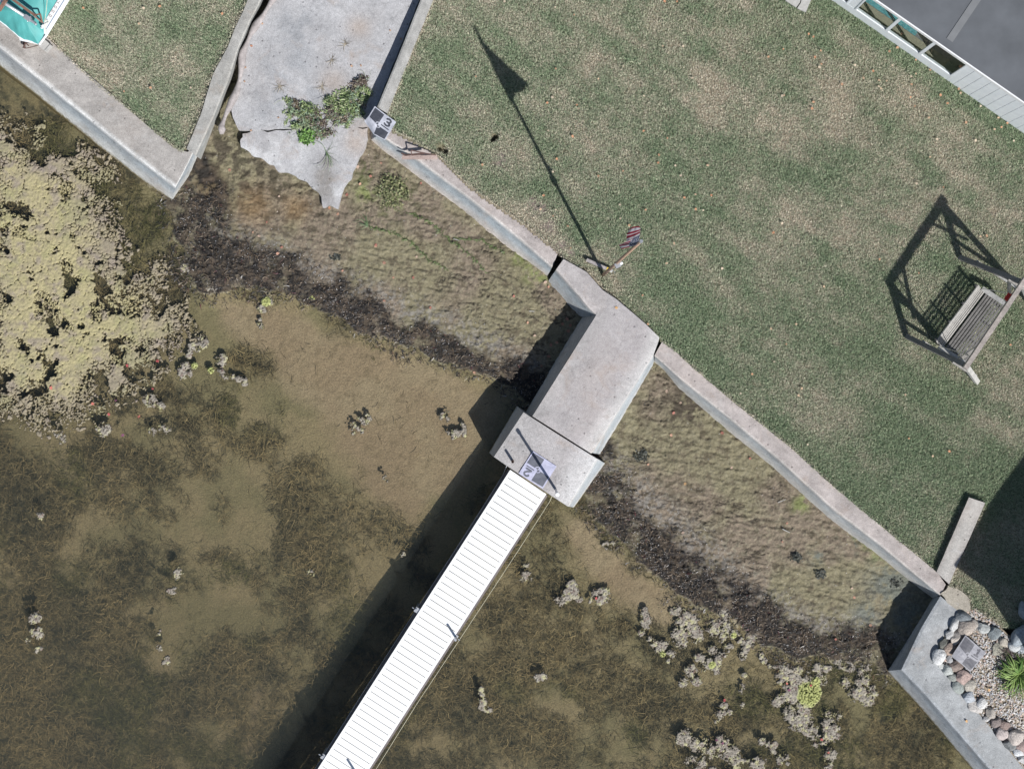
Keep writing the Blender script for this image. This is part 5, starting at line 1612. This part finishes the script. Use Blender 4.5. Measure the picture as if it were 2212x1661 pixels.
for k in (-.01, 1.01):
    mb = MB()
    a = st0 + (S1 - st0) * .45 + ln * L0 * k; b_ = fr0 + ln * L0 * k + np.array((0, 0, .22)) - across * .06
    mb.bar(a, b_, .09, .025); mb.bar(b_ - np.array((0, 0, .012)), fr0 + ln * L0 * k - across * .06, .04, .05, up=ln); mb.build('armrest', M_PALEWOOD, bench)
    mb = MB()
    kk = min(max(k, 0), 1)
    tp = B1 + bd * np.dot(fr0 + ln * L0 * k - B1, bd)
    mb.tube([b_, tp - np.array((0, 0, .05))], .008, 6); mb.tube([a, tp - np.array((0, 0, .06))], .008, 6); mb.build('hanging_chain', M_GALV, bench)
tp = B1 + bd * np.dot(fr0 + ln * L0 * 0.93 - B1, bd)
mb = MB(); mb.box(tp + np.array((0, 0, -.03)) - across * .052, bd * .075, across * .008, np.array((0, 0, .05))); mb.box(tp + np.array((0, 0, -.03)) - across * .085, bd * .07, across * .022, np.array((0, 0, .012)))
tag(mb.build('red_strap', M_RED, None, loc=tp), 'red strap on the swing beam above the far armrest', 'strap')

# ------------------------------------------------------------------ house at the top right
ZR = 1.95
for _ in range(40):
    _a, _b = P(1797, 0, 0), P(2212, 288, 0)
    _u = nrm(_b - _a); _n = np.array((_u[1], -_u[0], 0)); _n = _n if _n[1] < 0 else -_n
    _o = float(np.dot((P(1889, 0, ZR) + P(2212, 224.4, ZR)) / 2 - _a, _n))
    if _o > .03: ZR -= .02
b0, b1 = P(1797, 0, 0), P(2212, 288, 0)
hu = nrm(b1 - b0); hn = np.array((hu[1], -hu[0], 0))
if np.dot(hn, P(1500, 400, 0) - b0) < 0: hn = -hn
r0, r1 = P(1889, 0, ZR), P(2212, 224.4, ZR)
over = float(np.dot((r0 + r1) / 2 - b0, hn))
house = thing('house', b0 + hu * 2 - hn * 3, 'low white sided sunroom with grey flat roof and a strip of windows', 'house')
def on_wall(px, py):
    a, b, c = ray(px, py)
    d = np.array((a, b, c)); q = np.array((0, 0, CAMH))
    t = np.dot(b0 - q, hn) / np.dot(d, hn)
    p = q + d * t
    return float(np.dot(p - b0, hu)), float(p[2])
def CH(x, y): return 1762.8 + .2031 * x, .2031 * y
sA, zA = on_wall(*CH(415, 100)); sB, zB_ = on_wall(*CH(745, 335)); sC, zC = on_wall(*CH(1104, 578)); sD, zD_ = on_wall(*CH(1440, 812)); s0_, z0_ = on_wall(*CH(335, 42))
zw = (zA + zB_ + zC + zD_) / 4
HL0, HL1 = -5.0, float(np.dot(b1 - b0, hu)) + .25
def wp(s, z, out=0.0): return b0 + hu * s + hn * out + Z * z
mb = MB()
def wbox(mb, s0, s1, z0, z1, d0, d1):
    mb.box(wp((s0 + s1) / 2, (z0 + z1) / 2, (d0 + d1) / 2), hu * (s1 - s0) / 2, hn * abs(d1 - d0) / 2, Z * (z1 - z0) / 2)
wbox(mb, HL0, sD, -.3, zw, -.06, 0)
wbox(mb, s0_, sA, zw + .001, ZR - .08, -.12, -.002)
bs = [sD] + [on_wall(*CH(x, y))[0] for x, y in ((1480, 887), (1560, 945), (1645, 1005), (1735, 1065), (1815, 1125), (1895, 1185), (1975, 1240), (2060, 1300), (2140, 1362))]
bs.append(HL1)
pitchb = (bs[-2] - bs[1]) / 8
for i in range(len(bs) - 1):
    a, b = bs[i], bs[i + 1]
    if b - a < .02: continue
    wbox(mb, a + .004, b - .004, -.3, ZR - .08, -.03, 0)
wbox(mb, sD + .01, HL1, -.3, ZR - .081, -.12, -.035)
mb.build('front_siding', M_SIDING, house)
mb = MB(); wbox(mb, HL1, HL1 + .12, -.3, ZR - .08, -6, 0); wbox(mb, HL0 - .12, HL0, -.3, ZR - .08, -6, 0); wbox(mb, HL0, HL1, -.3, ZR - .08, -6.12, -6)
mb.build('wall', M_SIDING, house)
mb = MB(); wbox(mb, HL0 - .15, HL1 + .15, ZR - .078, ZR, -6.2, over - .025); mb.build('roof', M_ROOF, house)
mb = MB(); wbox(mb, HL0 - .15, HL1 + .15, ZR - .10, ZR + .012, over - .024, over); mb.build('gutter_edge', M_WHITE, house)
sa, ta = P(2110, 0, ZR), P(2043, 99.5, ZR)
e = nrm(sa - ta)
mb = MB(); mb.bar(ta + e * .12, sa + e * 4, .13, .008); mb.v = [(x, y, z + .006) for x, y, z in mb.v]; mb.build('roof_seam', M_SEAM, house)
wins = [(HL0 + .2, s0_ - .0), (sA, sB), (sB, sC), (sC, sD)]
for (a, b) in wins:
    mb = MB()
    fw = .03
    wbox(mb, a, a + fw, zw + .0, ZR - .08, -.03, .008); wbox(mb, b - fw, b, zw + .0, ZR - .08, -.03, .008)
    wbox(mb, a + fw, b - fw, zw, zw + .03, -.03, .006)
    w = mb.build('window', M_SIDING, house)
    mb = MB(); wbox(mb, a + fw, b - fw, zw + .03, ZR - .08, -.018, -.012); mb.build('pane', M_GLASS, w)
mb = MB(); wbox(mb, HL0, HL1, -.05, .10, -6, -.062); mb.build('room_floor', M_DARKFLOOR, house)
mb = MB()
for k in range(2):
    wbox(mb, -1.0, sC - .25 - .1 * k, .102, .115 + .001 * k, -.62 - .5 * k, -.31 - .5 * k)
mb.build('floor_rug', M_TEALRUG, house)
mb = MB(); wbox(mb, -1.0, sC + .55, .102, .113, -.30, -.10); mb.build('floor_runner', M_TANRUG, house)

# paving stones near the house
for poly, lab in (([(1699, -30), (1697, 2), (1720, 17), (1728, 6), (1735, -30)], 'tan concrete stepping stone at the top of the lawn'),
                  ([(1737, -30), (1730, 7), (1722, 18.5), (1741, 27), (1752, 0), (1765, -30)], 'grey concrete stepping stone beside the tan one near the house')):
    mb = MB(); mb.prism([tuple(P(a, b, .02)[:2]) for a, b in poly], -.08, .025)
    tag(mb.build('stepping_stone', M_BLOCK, None, loc=P(1725, 0, 0)), lab, 'paver')

# building outside the picture at the lower right: its corner casts the shadow on the lawn
HT = 3.0
cot = 1 / math.tan(SUN_EL)
S = P(2059, 1217.5, 0.1)
T = S - np.array((SHX, SHY, 0)) * (HT - .1) * cot
e1 = nrm((.59, .81, 0)); e2 = nrm((.81, -.59, 0))
nb = thing('neighbour_house', T + e1 * 3 + e2 * 3 - Z * HT, 'plain sided house just outside the lower right of the picture', 'house')
mb = MB(); mb.prism([(T + e1 * .22 + e2 * .22)[:2], (T + e1 * 8)[:2], (T + e1 * 8 + e2 * 7)[:2], (T + e1 * .22 + e2 * 7)[:2]], -.3, HT - .15); mb.build('wall', M_SIDING, nb)
mb = MB(); mb.prism([T[:2], (T + e1 * 8.2)[:2], (T + e1 * 8.2 + e2 * 7.2)[:2], (T + e2 * 7.2)[:2]], HT - .149, HT); mb.build('roof', M_ROOF, nb)

# ------------------------------------------------------------------ covered boat
def CB(x, y): return x * .0781, y * .0781
bz = .50
boat = thing('sailboat', P(40, 30, 0), 'small white boat under a teal cover parked on the upper left seawall', 'boat')
gun = [CB(1890, 0), CB(1280, 980), CB(1080, 1240)]
ax = nrm(P(*CB(1890, 0), bz) - P(*CB(1280, 980), bz))
far = P(*CB(1890, 0), bz) + ax * 1.6
g1, g2 = P(*CB(1280, 980), bz), P(*CB(1082, 1242), bz)
# hull: outline at the rail and a narrower bottom
pn = np.array((-ax[1], ax[0], 0))
if pn[0] > 0: pn = -pn
rail = [far, g1, g2, g2 + nrm(P(*CB(690, 1155), bz) - g2) * .38, P(*CB(530, 1060), bz), P(*CB(320, 860), bz), P(*CB(0, 610), bz), P(*CB(-500, 250), bz), P(*CB(-500, 250), bz) + ax * 2.0 + pn * .1]
ctr = sum(rail) / len(rail)
n = len(rail)
V = [p for p in rail] + [ctr + (p - ctr) * .72 - Z * .42 + Z * 0 for p in rail]
F = [tuple(range(n))] + [tuple(reversed(range(n, 2 * n)))] + [(i, n + i, n + (i + 1) % n, (i + 1) % n) for i in range(n)]
V = [np.array((p[0], p[1], p[2] - .02)) for p in V]
mb = MB().add(V, F); mb.build('hull', M_BOATWHITE, boat)
# side deck
inn = P(*CB(1600, 0), bz + .03); inn2 = P(*CB(1195, 660), bz + .03); inn3 = P(*CB(1215, 925), bz + .03)
mb = MB(); mb.prism([(far)[:2], g1[:2], inn3[:2], inn2[:2], (inn + ax * 1.6)[:2]], bz - .01, bz + .03); mb.build('side_deck', M_BOATWHITE, boat)
mb = MB(); q0 = P(*CB(1790, 0), bz); q1 = P(*CB(1290, 830), bz); mb.bar(q1 + Z * .033, q0 + ax * 1.5 + Z * .033, .012, .008); mb.build('deck_line', M_BOATLINE, boat)
mb = MB(); mb.tube([far, g1, g2], .022, 8); mb.build('rub_rail', M_BOATWHITE, boat)
MARKS = [(1395, 450, '0'), (1470, 325, '6'), (1540, 210, '0'), (1610, 90, 'A'), (1650, 55, '.')]
for x, y, ch in MARKS:
    mb = MB(); c = P(*CB(x, y), bz + .034); a_ = ax * .016; b_ = pn * .022
    if ch in '06':
        for k in range(4):
            p0 = c + [a_ + b_, a_ - b_, -a_ - b_, -a_ + b_][k]; p1 = c + [a_ - b_, -a_ - b_, -a_ + b_, a_ + b_][k]
            mb.bar(p0, p1, .008, .003)
    elif ch == 'A':
        mb.bar(c + a_, c - a_ + b_, .008, .003); mb.bar(c + a_, c - a_ - b_, .008, .003)
    else:
        mb.box(c, a_ * .3, b_ * .3, Z * .0015)
    mb.build('registration_mark', M_MARK, boat)
# cover cloth
cov = [P(*CB(1580, 0), bz + .05) + ax * 1.4, P(*CB(1580, 0), bz + .05), P(*CB(1195, 640), bz + .05), P(*CB(1210, 930), bz + .05), P(*CB(1075, 1238), bz + .0), P(*CB(880, 1160), bz - .02), P(*CB(690, 1150), bz - .03),
       P(*CB(530, 1060), bz - .03), P(*CB(320, 860), bz - .03), P(*CB(150, 700), bz - .03), P(*CB(0, 610), bz - .03), P(*CB(-450, 270), bz - .03), P(*CB(-450, 270), bz) + ax * 1.9]
cc_ = sum(cov) / len(cov)
ridge = [P(*CB(720, 640), bz + .17), P(*CB(330, 60), bz + .27) + ax * .2]
nC = 26
bd_ = resample(np.array(cov + cov[:1]), 8)[:-1]
V = []; F = []
R_ = len(bd_)
hub = P(*CB(560, 330), bz + .24)
for k in range(nC + 1):
    f = k / nC
    for j, p in enumerate(bd_):
        q = p * (1 - f) + hub * f
        prof = (p[2] * (1 - f) + hub[2] * f) + .10 * math.sin(math.pi * f) * .6
        an = j / R_ * 2 * math.pi
        wr = .05 * mnoise.noise(Vector((q[0] * 2.2 + q[1] * 3.5, (q[1] - q[0]) * 1.1, 1))) * (1 - f * .6) + .02 * mnoise.noise(Vector((q[0] * 9, q[1] * 4, 4)))
        V.append((q[0], q[1], prof + wr))
for k in range(nC):
    for j in range(R_):
        F.append((k * R_ + j, k * R_ + (j + 1) % R_, (k + 1) * R_ + (j + 1) % R_, (k + 1) * R_ + j))
mesh_np('cover', np.array(V), flip_if_down(np.array(V), F + F[:2])[:-2], M_TEAL, boat, None, True)
# mast lying on the cover
m0, m1 = P(*CB(-400, -240), bz + .42), P(*CB(690, 462), bz + .36)
mb = MB(); mb.tube([m0, m1], .030, 12); ms = mb.build('mast', mat_plain('silver spar', (.62, .64, .68), .35, .5, .05), boat, smooth_sh=True)
d = nrm(m1 - m0); sd_ = nrm(np.cross(d, Z))
mb = MB(); mb.box(m1 + d * .06, d * .06, sd_ * .045, Z * .04); mb.tube([m1 + d * .12, m1 + d * .22], .028, 8); mb.tube([m1 + d * .09 - sd_ * .06, m1 + d * .09 + sd_ * .06], .012, 8); mb.ball(m1 + d * .24 + sd_ * .01, .03, 8, 6); mb.build('mast_fitting', M_GALV, ms)
# brown boom with triangular bracket
k0, k1 = P(*CB(200, -120), bz + .46), P(*CB(950, 425), bz + .42)
d = nrm(k1 - k0)
mb = MB(); mb.bar(k0, k1, .05, .05); sp = mb.build('boom', M_SPAR, boat)
tipb = P(*CB(1175, 640), bz + .08)
wx = P(*CB(1115, 395), bz + .34); wy = P(*CB(985, 480), bz + .38)
mb = MB(); mb.bar(k1, wx, .022, .022); mb.bar(wx, tipb, .022, .022); mb.bar(wy, tipb, .022, .022); mb.bar(k1, wy, .03, .03); mb.build('boom_bracket', M_SPAR, sp)
mb = MB(); mb.bar(P(*CB(-20, 300), bz + .40), P(*CB(170, 0), bz + .50), .06, .05); mb.build('crutch', M_SPAR, boat)
mb = MB()
mb.tube([P(*CB(1310, -60), bz + .55), P(*CB(1280, 300), bz + .3), P(*CB(1235, 600), bz + .1)], .006, 6); mb.tube([P(*CB(1235, 600), bz + .08), P(*CB(1330, 570), bz + .06), P(*CB(1340, 620), bz + .05), P(*CB(1220, 690), bz + .06), P(*CB(1300, 900), bz + .05)], .006, 6)
mb.build('tie_line', M_ROPE, boat)
mb = MB(); mb.bar(P(*CB(1190, 690), bz + .09), P(*CB(1150, 800), bz + .09), .03, .05); mb.tube([P(*CB(1170, 720), bz + .2), P(*CB(1160, 760), bz + .2)], .03, 8); mb.tube([P(*CB(1160, 760), bz + .06), P(*CB(1150, 790), bz + .28)], .008, 6); mb.build('cleat', M_WHITE, boat)
mb = MB(); tq = P(*CB(700, 1190), .25)
for x, y in ((650, 1150), (760, 1170), (640, 1330), (690, 1240), (790, 1270)):
    mb.bar(tq, P(*CB(x, y), .12), .02, .02)
mb.bar(P(*CB(650, 1150), .14), P(*CB(690, 1350), .12), .03, .03); mb.tube([P(*CB(690, 1345), .13), P(*CB(880, 1310), .14), P(*CB(1075, 1250), .4)], .008, 6)
mb.build('rudder_bracket', M_RUST, boat)
for q in (.2, 1.6):
    mb = MB(); mb.box(g1 + ax * q + pn * .5 - Z * (bz - .06) , ax * .05, pn * .35, Z * .05)
    mb.build('cradle', M_DARKWOOD, boat)
# grey step block beside the boat
mb = MB(); mb.prism([tuple(P(*CB(x, y), .1)[:2]) for x, y in ((1180, 1050), (1430, 1272), (1280, 1452), (1040, 1260))], 0.0, .10)
mb.prism([tuple(P(*CB(x, y), .11)[:2]) for x, y in ((1385, 1232), (1428, 1270), (1280, 1448), (1235, 1412))], .101, .118)
tag(mb.build('step_block', M_BLOCK, None, loc=P(100, 100, 0)), 'grey ridged concrete block on the seawall under the stern of the boat', 'block')

# ------------------------------------------------------------------ fallen leaves
def leaf_mesh(seed):
    rr = random.Random(seed)
    n = 14; V = [(0, 0, .004)]
    for k in range(n):
        t = 2 * math.pi * k / n
        lob = .62 + .38 * abs(math.sin(t * 2.5 + .4)) + rr.uniform(-.1, .1)
        x, y = math.cos(t) * lob, math.sin(t) * lob * .8
        V.append((x, y, rr.uniform(-.1, .35) * (x * x + y * y)))
    F = [(0, 1 + k, 1 + (k + 1) % n) for k in range(n)]
    me = bpy.data.meshes.new('fallen_leaf')
    me.from_pydata(V, [], F); me.materials.append(M_DRYLEAF); me.update()
    return me
LM = [leaf_mesh(s) for s in range(6)]
rl = random.Random(77)
def C3(x, y): return 1019.6 + .333 * x, .333 * y
def C4(x, y): return 1659 + .333 * x, .333 * y
lawn_leaf = [C3(x, y) for x, y in ((210, 12), (540, 48), (663, 97), (25, 498), (543, 447), (983, 430), (820, 512), (522, 632), (488, 668), (680, 682), (693, 706), (1115, 622), (495, 848), (68, 1070), (550, 1032), (525, 1115), (653, 886), (980, 1110), (820, 1143),
             (445, 1358), (543, 1362), (527, 1402), (622, 1468), (465, 1268), (640, 1610), (1268, 898), (1113, 850), (1450, 1262), (1553, 1268), (1378, 1283), (1452, 1358), (1312, 1580), (1530, 1073), (1355, 1140), (1320, 1075), (1430, 508), (1370, 300), (1250, 10), (1330, 12), (960, 1330), (1208, 1057), (1127, 1362), (1500, 1365))]
lawn_leaf += [C4(x, y) for x, y in ((265, 222), (295, 240), (105, 620), (3, 370), (335, 438), (565, 424), (683, 462), (808, 426), (620, 508), (720, 522), (770, 526), (720, 562), (733, 575), (930, 497), (932, 548), (960, 480), (840, 310), (960, 390), (1053, 455), (1238, 578), (1250, 605), (1120, 618),
              (1165, 672), (952, 690), (1045, 765), (1380, 690), (1495, 765), (1553, 800), (1515, 826), (1097, 903), (1348, 912), (1285, 796), (788, 335), (1595, 915), (100, 320), (343, 330), (480, 548), (1470, 840), (1310, 1530), (1380, 1535), (35, 1510), (92, 1450), (1420, 1530), (925, 632))]
lawn_leaf += [(1625, 808), (1745, 960), (1600, 850), (2240 - 60, 900), (1720, 700), (1330, 660), (1845, 1130), (1560, 580), (1900, 560), (2015, 985), (1400, 700), (2038, 405), (1690, 208), (1985, 590)]
for _ in range(30):
    lawn_leaf.append((rl.uniform(1250, 2200), rl.uniform(20, 1000)))
lawn_leaf += [C for C in [(180, 18), (310, 18), (345, 14), (395, 160), (325, 190), (268, 198), (412, 190), (480, 30), (300, 52)]]
def put_leaf(loc, col, s, label, group):
    o = bpy.data.objects.new('fallen_leaf', LM[rl.randrange(6)])
    o.location = tuple(loc); o.scale = (s, s, s)
    o.rotation_euler = (rl.uniform(-.3, .3), rl.uniform(-.3, .3), rl.uniform(0, 6.28))
    o.color = (*col, 1)
    COL.objects.link(o)
    tag(o, label, 'leaf', group)
lpoly = LAWN_R
for a, b in lawn_leaf:
    if not (inpoly(np.array([a]), np.array([b]), LAWN_R)[0] or inpoly(np.array([a]), np.array([b]), LAWN_L)[0]): continue
    c = rl.choice([(.42, .25, .15), (.50, .36, .24), (.52, .27, .15), (.55, .45, .33)])
    put_leaf(P(a, b, .025) + np.array((0, 0, .0)), c, rl.uniform(.020, .034), 'small curled tan leaf lying on the grass', 'fallen leaves on the lawns')
def C2(x, y): return 466.6 + .333 * x, .333 * y
mud_leaf = [C2(x, y) for x, y in ((920, 1085), (1003, 1145), (330, 1443), (240, 1508), (427, 1605), (400, 1645), (1037, 1597), (1330, 1190), (790, 1390), (850, 1265), (1072, 1060), (410, 1275), (90, 1105), (935, 1195))]
mud_leaf += [(608 - 60 + 60, 535), (600, 548), (812, 530), (830, 568), (893, 600), (850, 600), (1140, 697), (1155, 725), (930, 665), (1185, 620), (1178, 610), (1470, 870), (1440, 845), (1455, 892), (1690, 1170), (1700, 1130), (1620, 990), (1840, 1270), (1805, 1380), (1400, 1003), (1475, 1150), (1880, 1350), (1845, 1290),
             (1025, 805), (740, 585), (560, 510), (1580, 1010), (1450, 940), (1560, 935), (1110, 640), (830, 650), (900, 555)]
for a, b in mud_leaf:
    p = ground_at(a, b); p[2] = max(p[2], WL)
    put_leaf(p + np.array((0, 0, .02)), rl.choice([(.42, .23, .16), (.48, .28, .19), (.36, .15, .11), (.45, .33, .25)]), rl.uniform(.024, .042), 'orange fallen leaf lying on the shore mud', 'fallen leaves on the mud')
for a, b in ((1203, 740), (1190, 745), (1215, 700), (1225, 690), (1185, 770), (1170, 790), (1232, 703), (1228, 715)):
    p = ground_at(a, b)
    put_leaf(p + np.array((0, 0, .02)), (.30, .16, .11), rl.uniform(.03, .045), 'fallen leaf in the shade under the left side of the pier', 'fallen leaves shaded by the pier')
for x, y in ((185, 530), (405, 765), (228, 848), (620, 826), (940, 427), (880, 430), (1130, 200), (1200, 255), (735, 1350), (300, 155), (190, 440), (230, 300)):
    a, b = C2(x, y)
    put_leaf(P(a, b, ramp_z(a, b) + .015), rl.choice([(.52, .24, .14), (.42, .27, .18)]), rl.uniform(.022, .036), 'orange fallen leaf lying on the boat ramp', 'fallen leaves on the ramp')
for a, b, z in ((1331.5, 665, .08), (2130, 1363, .04), (2137, 1490, .05), (2088, 1557, .03), (1480, 1045, .0)):
    put_leaf(P(a, b, z), (.55, .34, .16), .035, 'orange fallen leaf lying on concrete or gravel', 'fallen leaves on concrete and gravel')
for a, b in ((1752, 1480), (1700, 1476), (1705, 1490), (1775, 1597), (1561, 1605), (1548, 1598), (1288, 1292), (1565, 1512), (1590, 1310), (250, 865), (235, 895), (265, 940), (300, 900), (200, 872), (275, 790), (110, 838), (330, 840), (1790, 1625), (340, 780)):
    p = P(a, b, WL + .045)
    put_leaf(p, rl.choice([(.36, .07, .07), (.50, .16, .12), (.16, .05, .10)]), rl.uniform(.026, .042), 'dark red fallen leaf floating on the algae', 'fallen leaves on the algae')
# sticks on the mud
for k, (a, b, c, d, lab) in enumerate(((1143, 672, 1155, 673, 'short pale stick on the mud beside the pier shadow'), (1690, 1142, 1706, 1150, 'pale broken stick on the mud below the long seawall'), (1680, 1085, 1697, 1078, 'thin grey stick on the mud nearer the long seawall'), (980, 516, 992, 520, 'thin pale stick on the mud near the worn seawall'))):
    p0, p1 = ground_at(a, b) + Z * .02, ground_at(c, d) + Z * .025
    mb = MB(); mb.tube([p0, (p0 + p1) / 2 + Z * .008, p1], [.009, .008, .005], 6)
    tag(mb.build('stick', M_PALEWOOD, None, loc=p0), lab, 'stick')
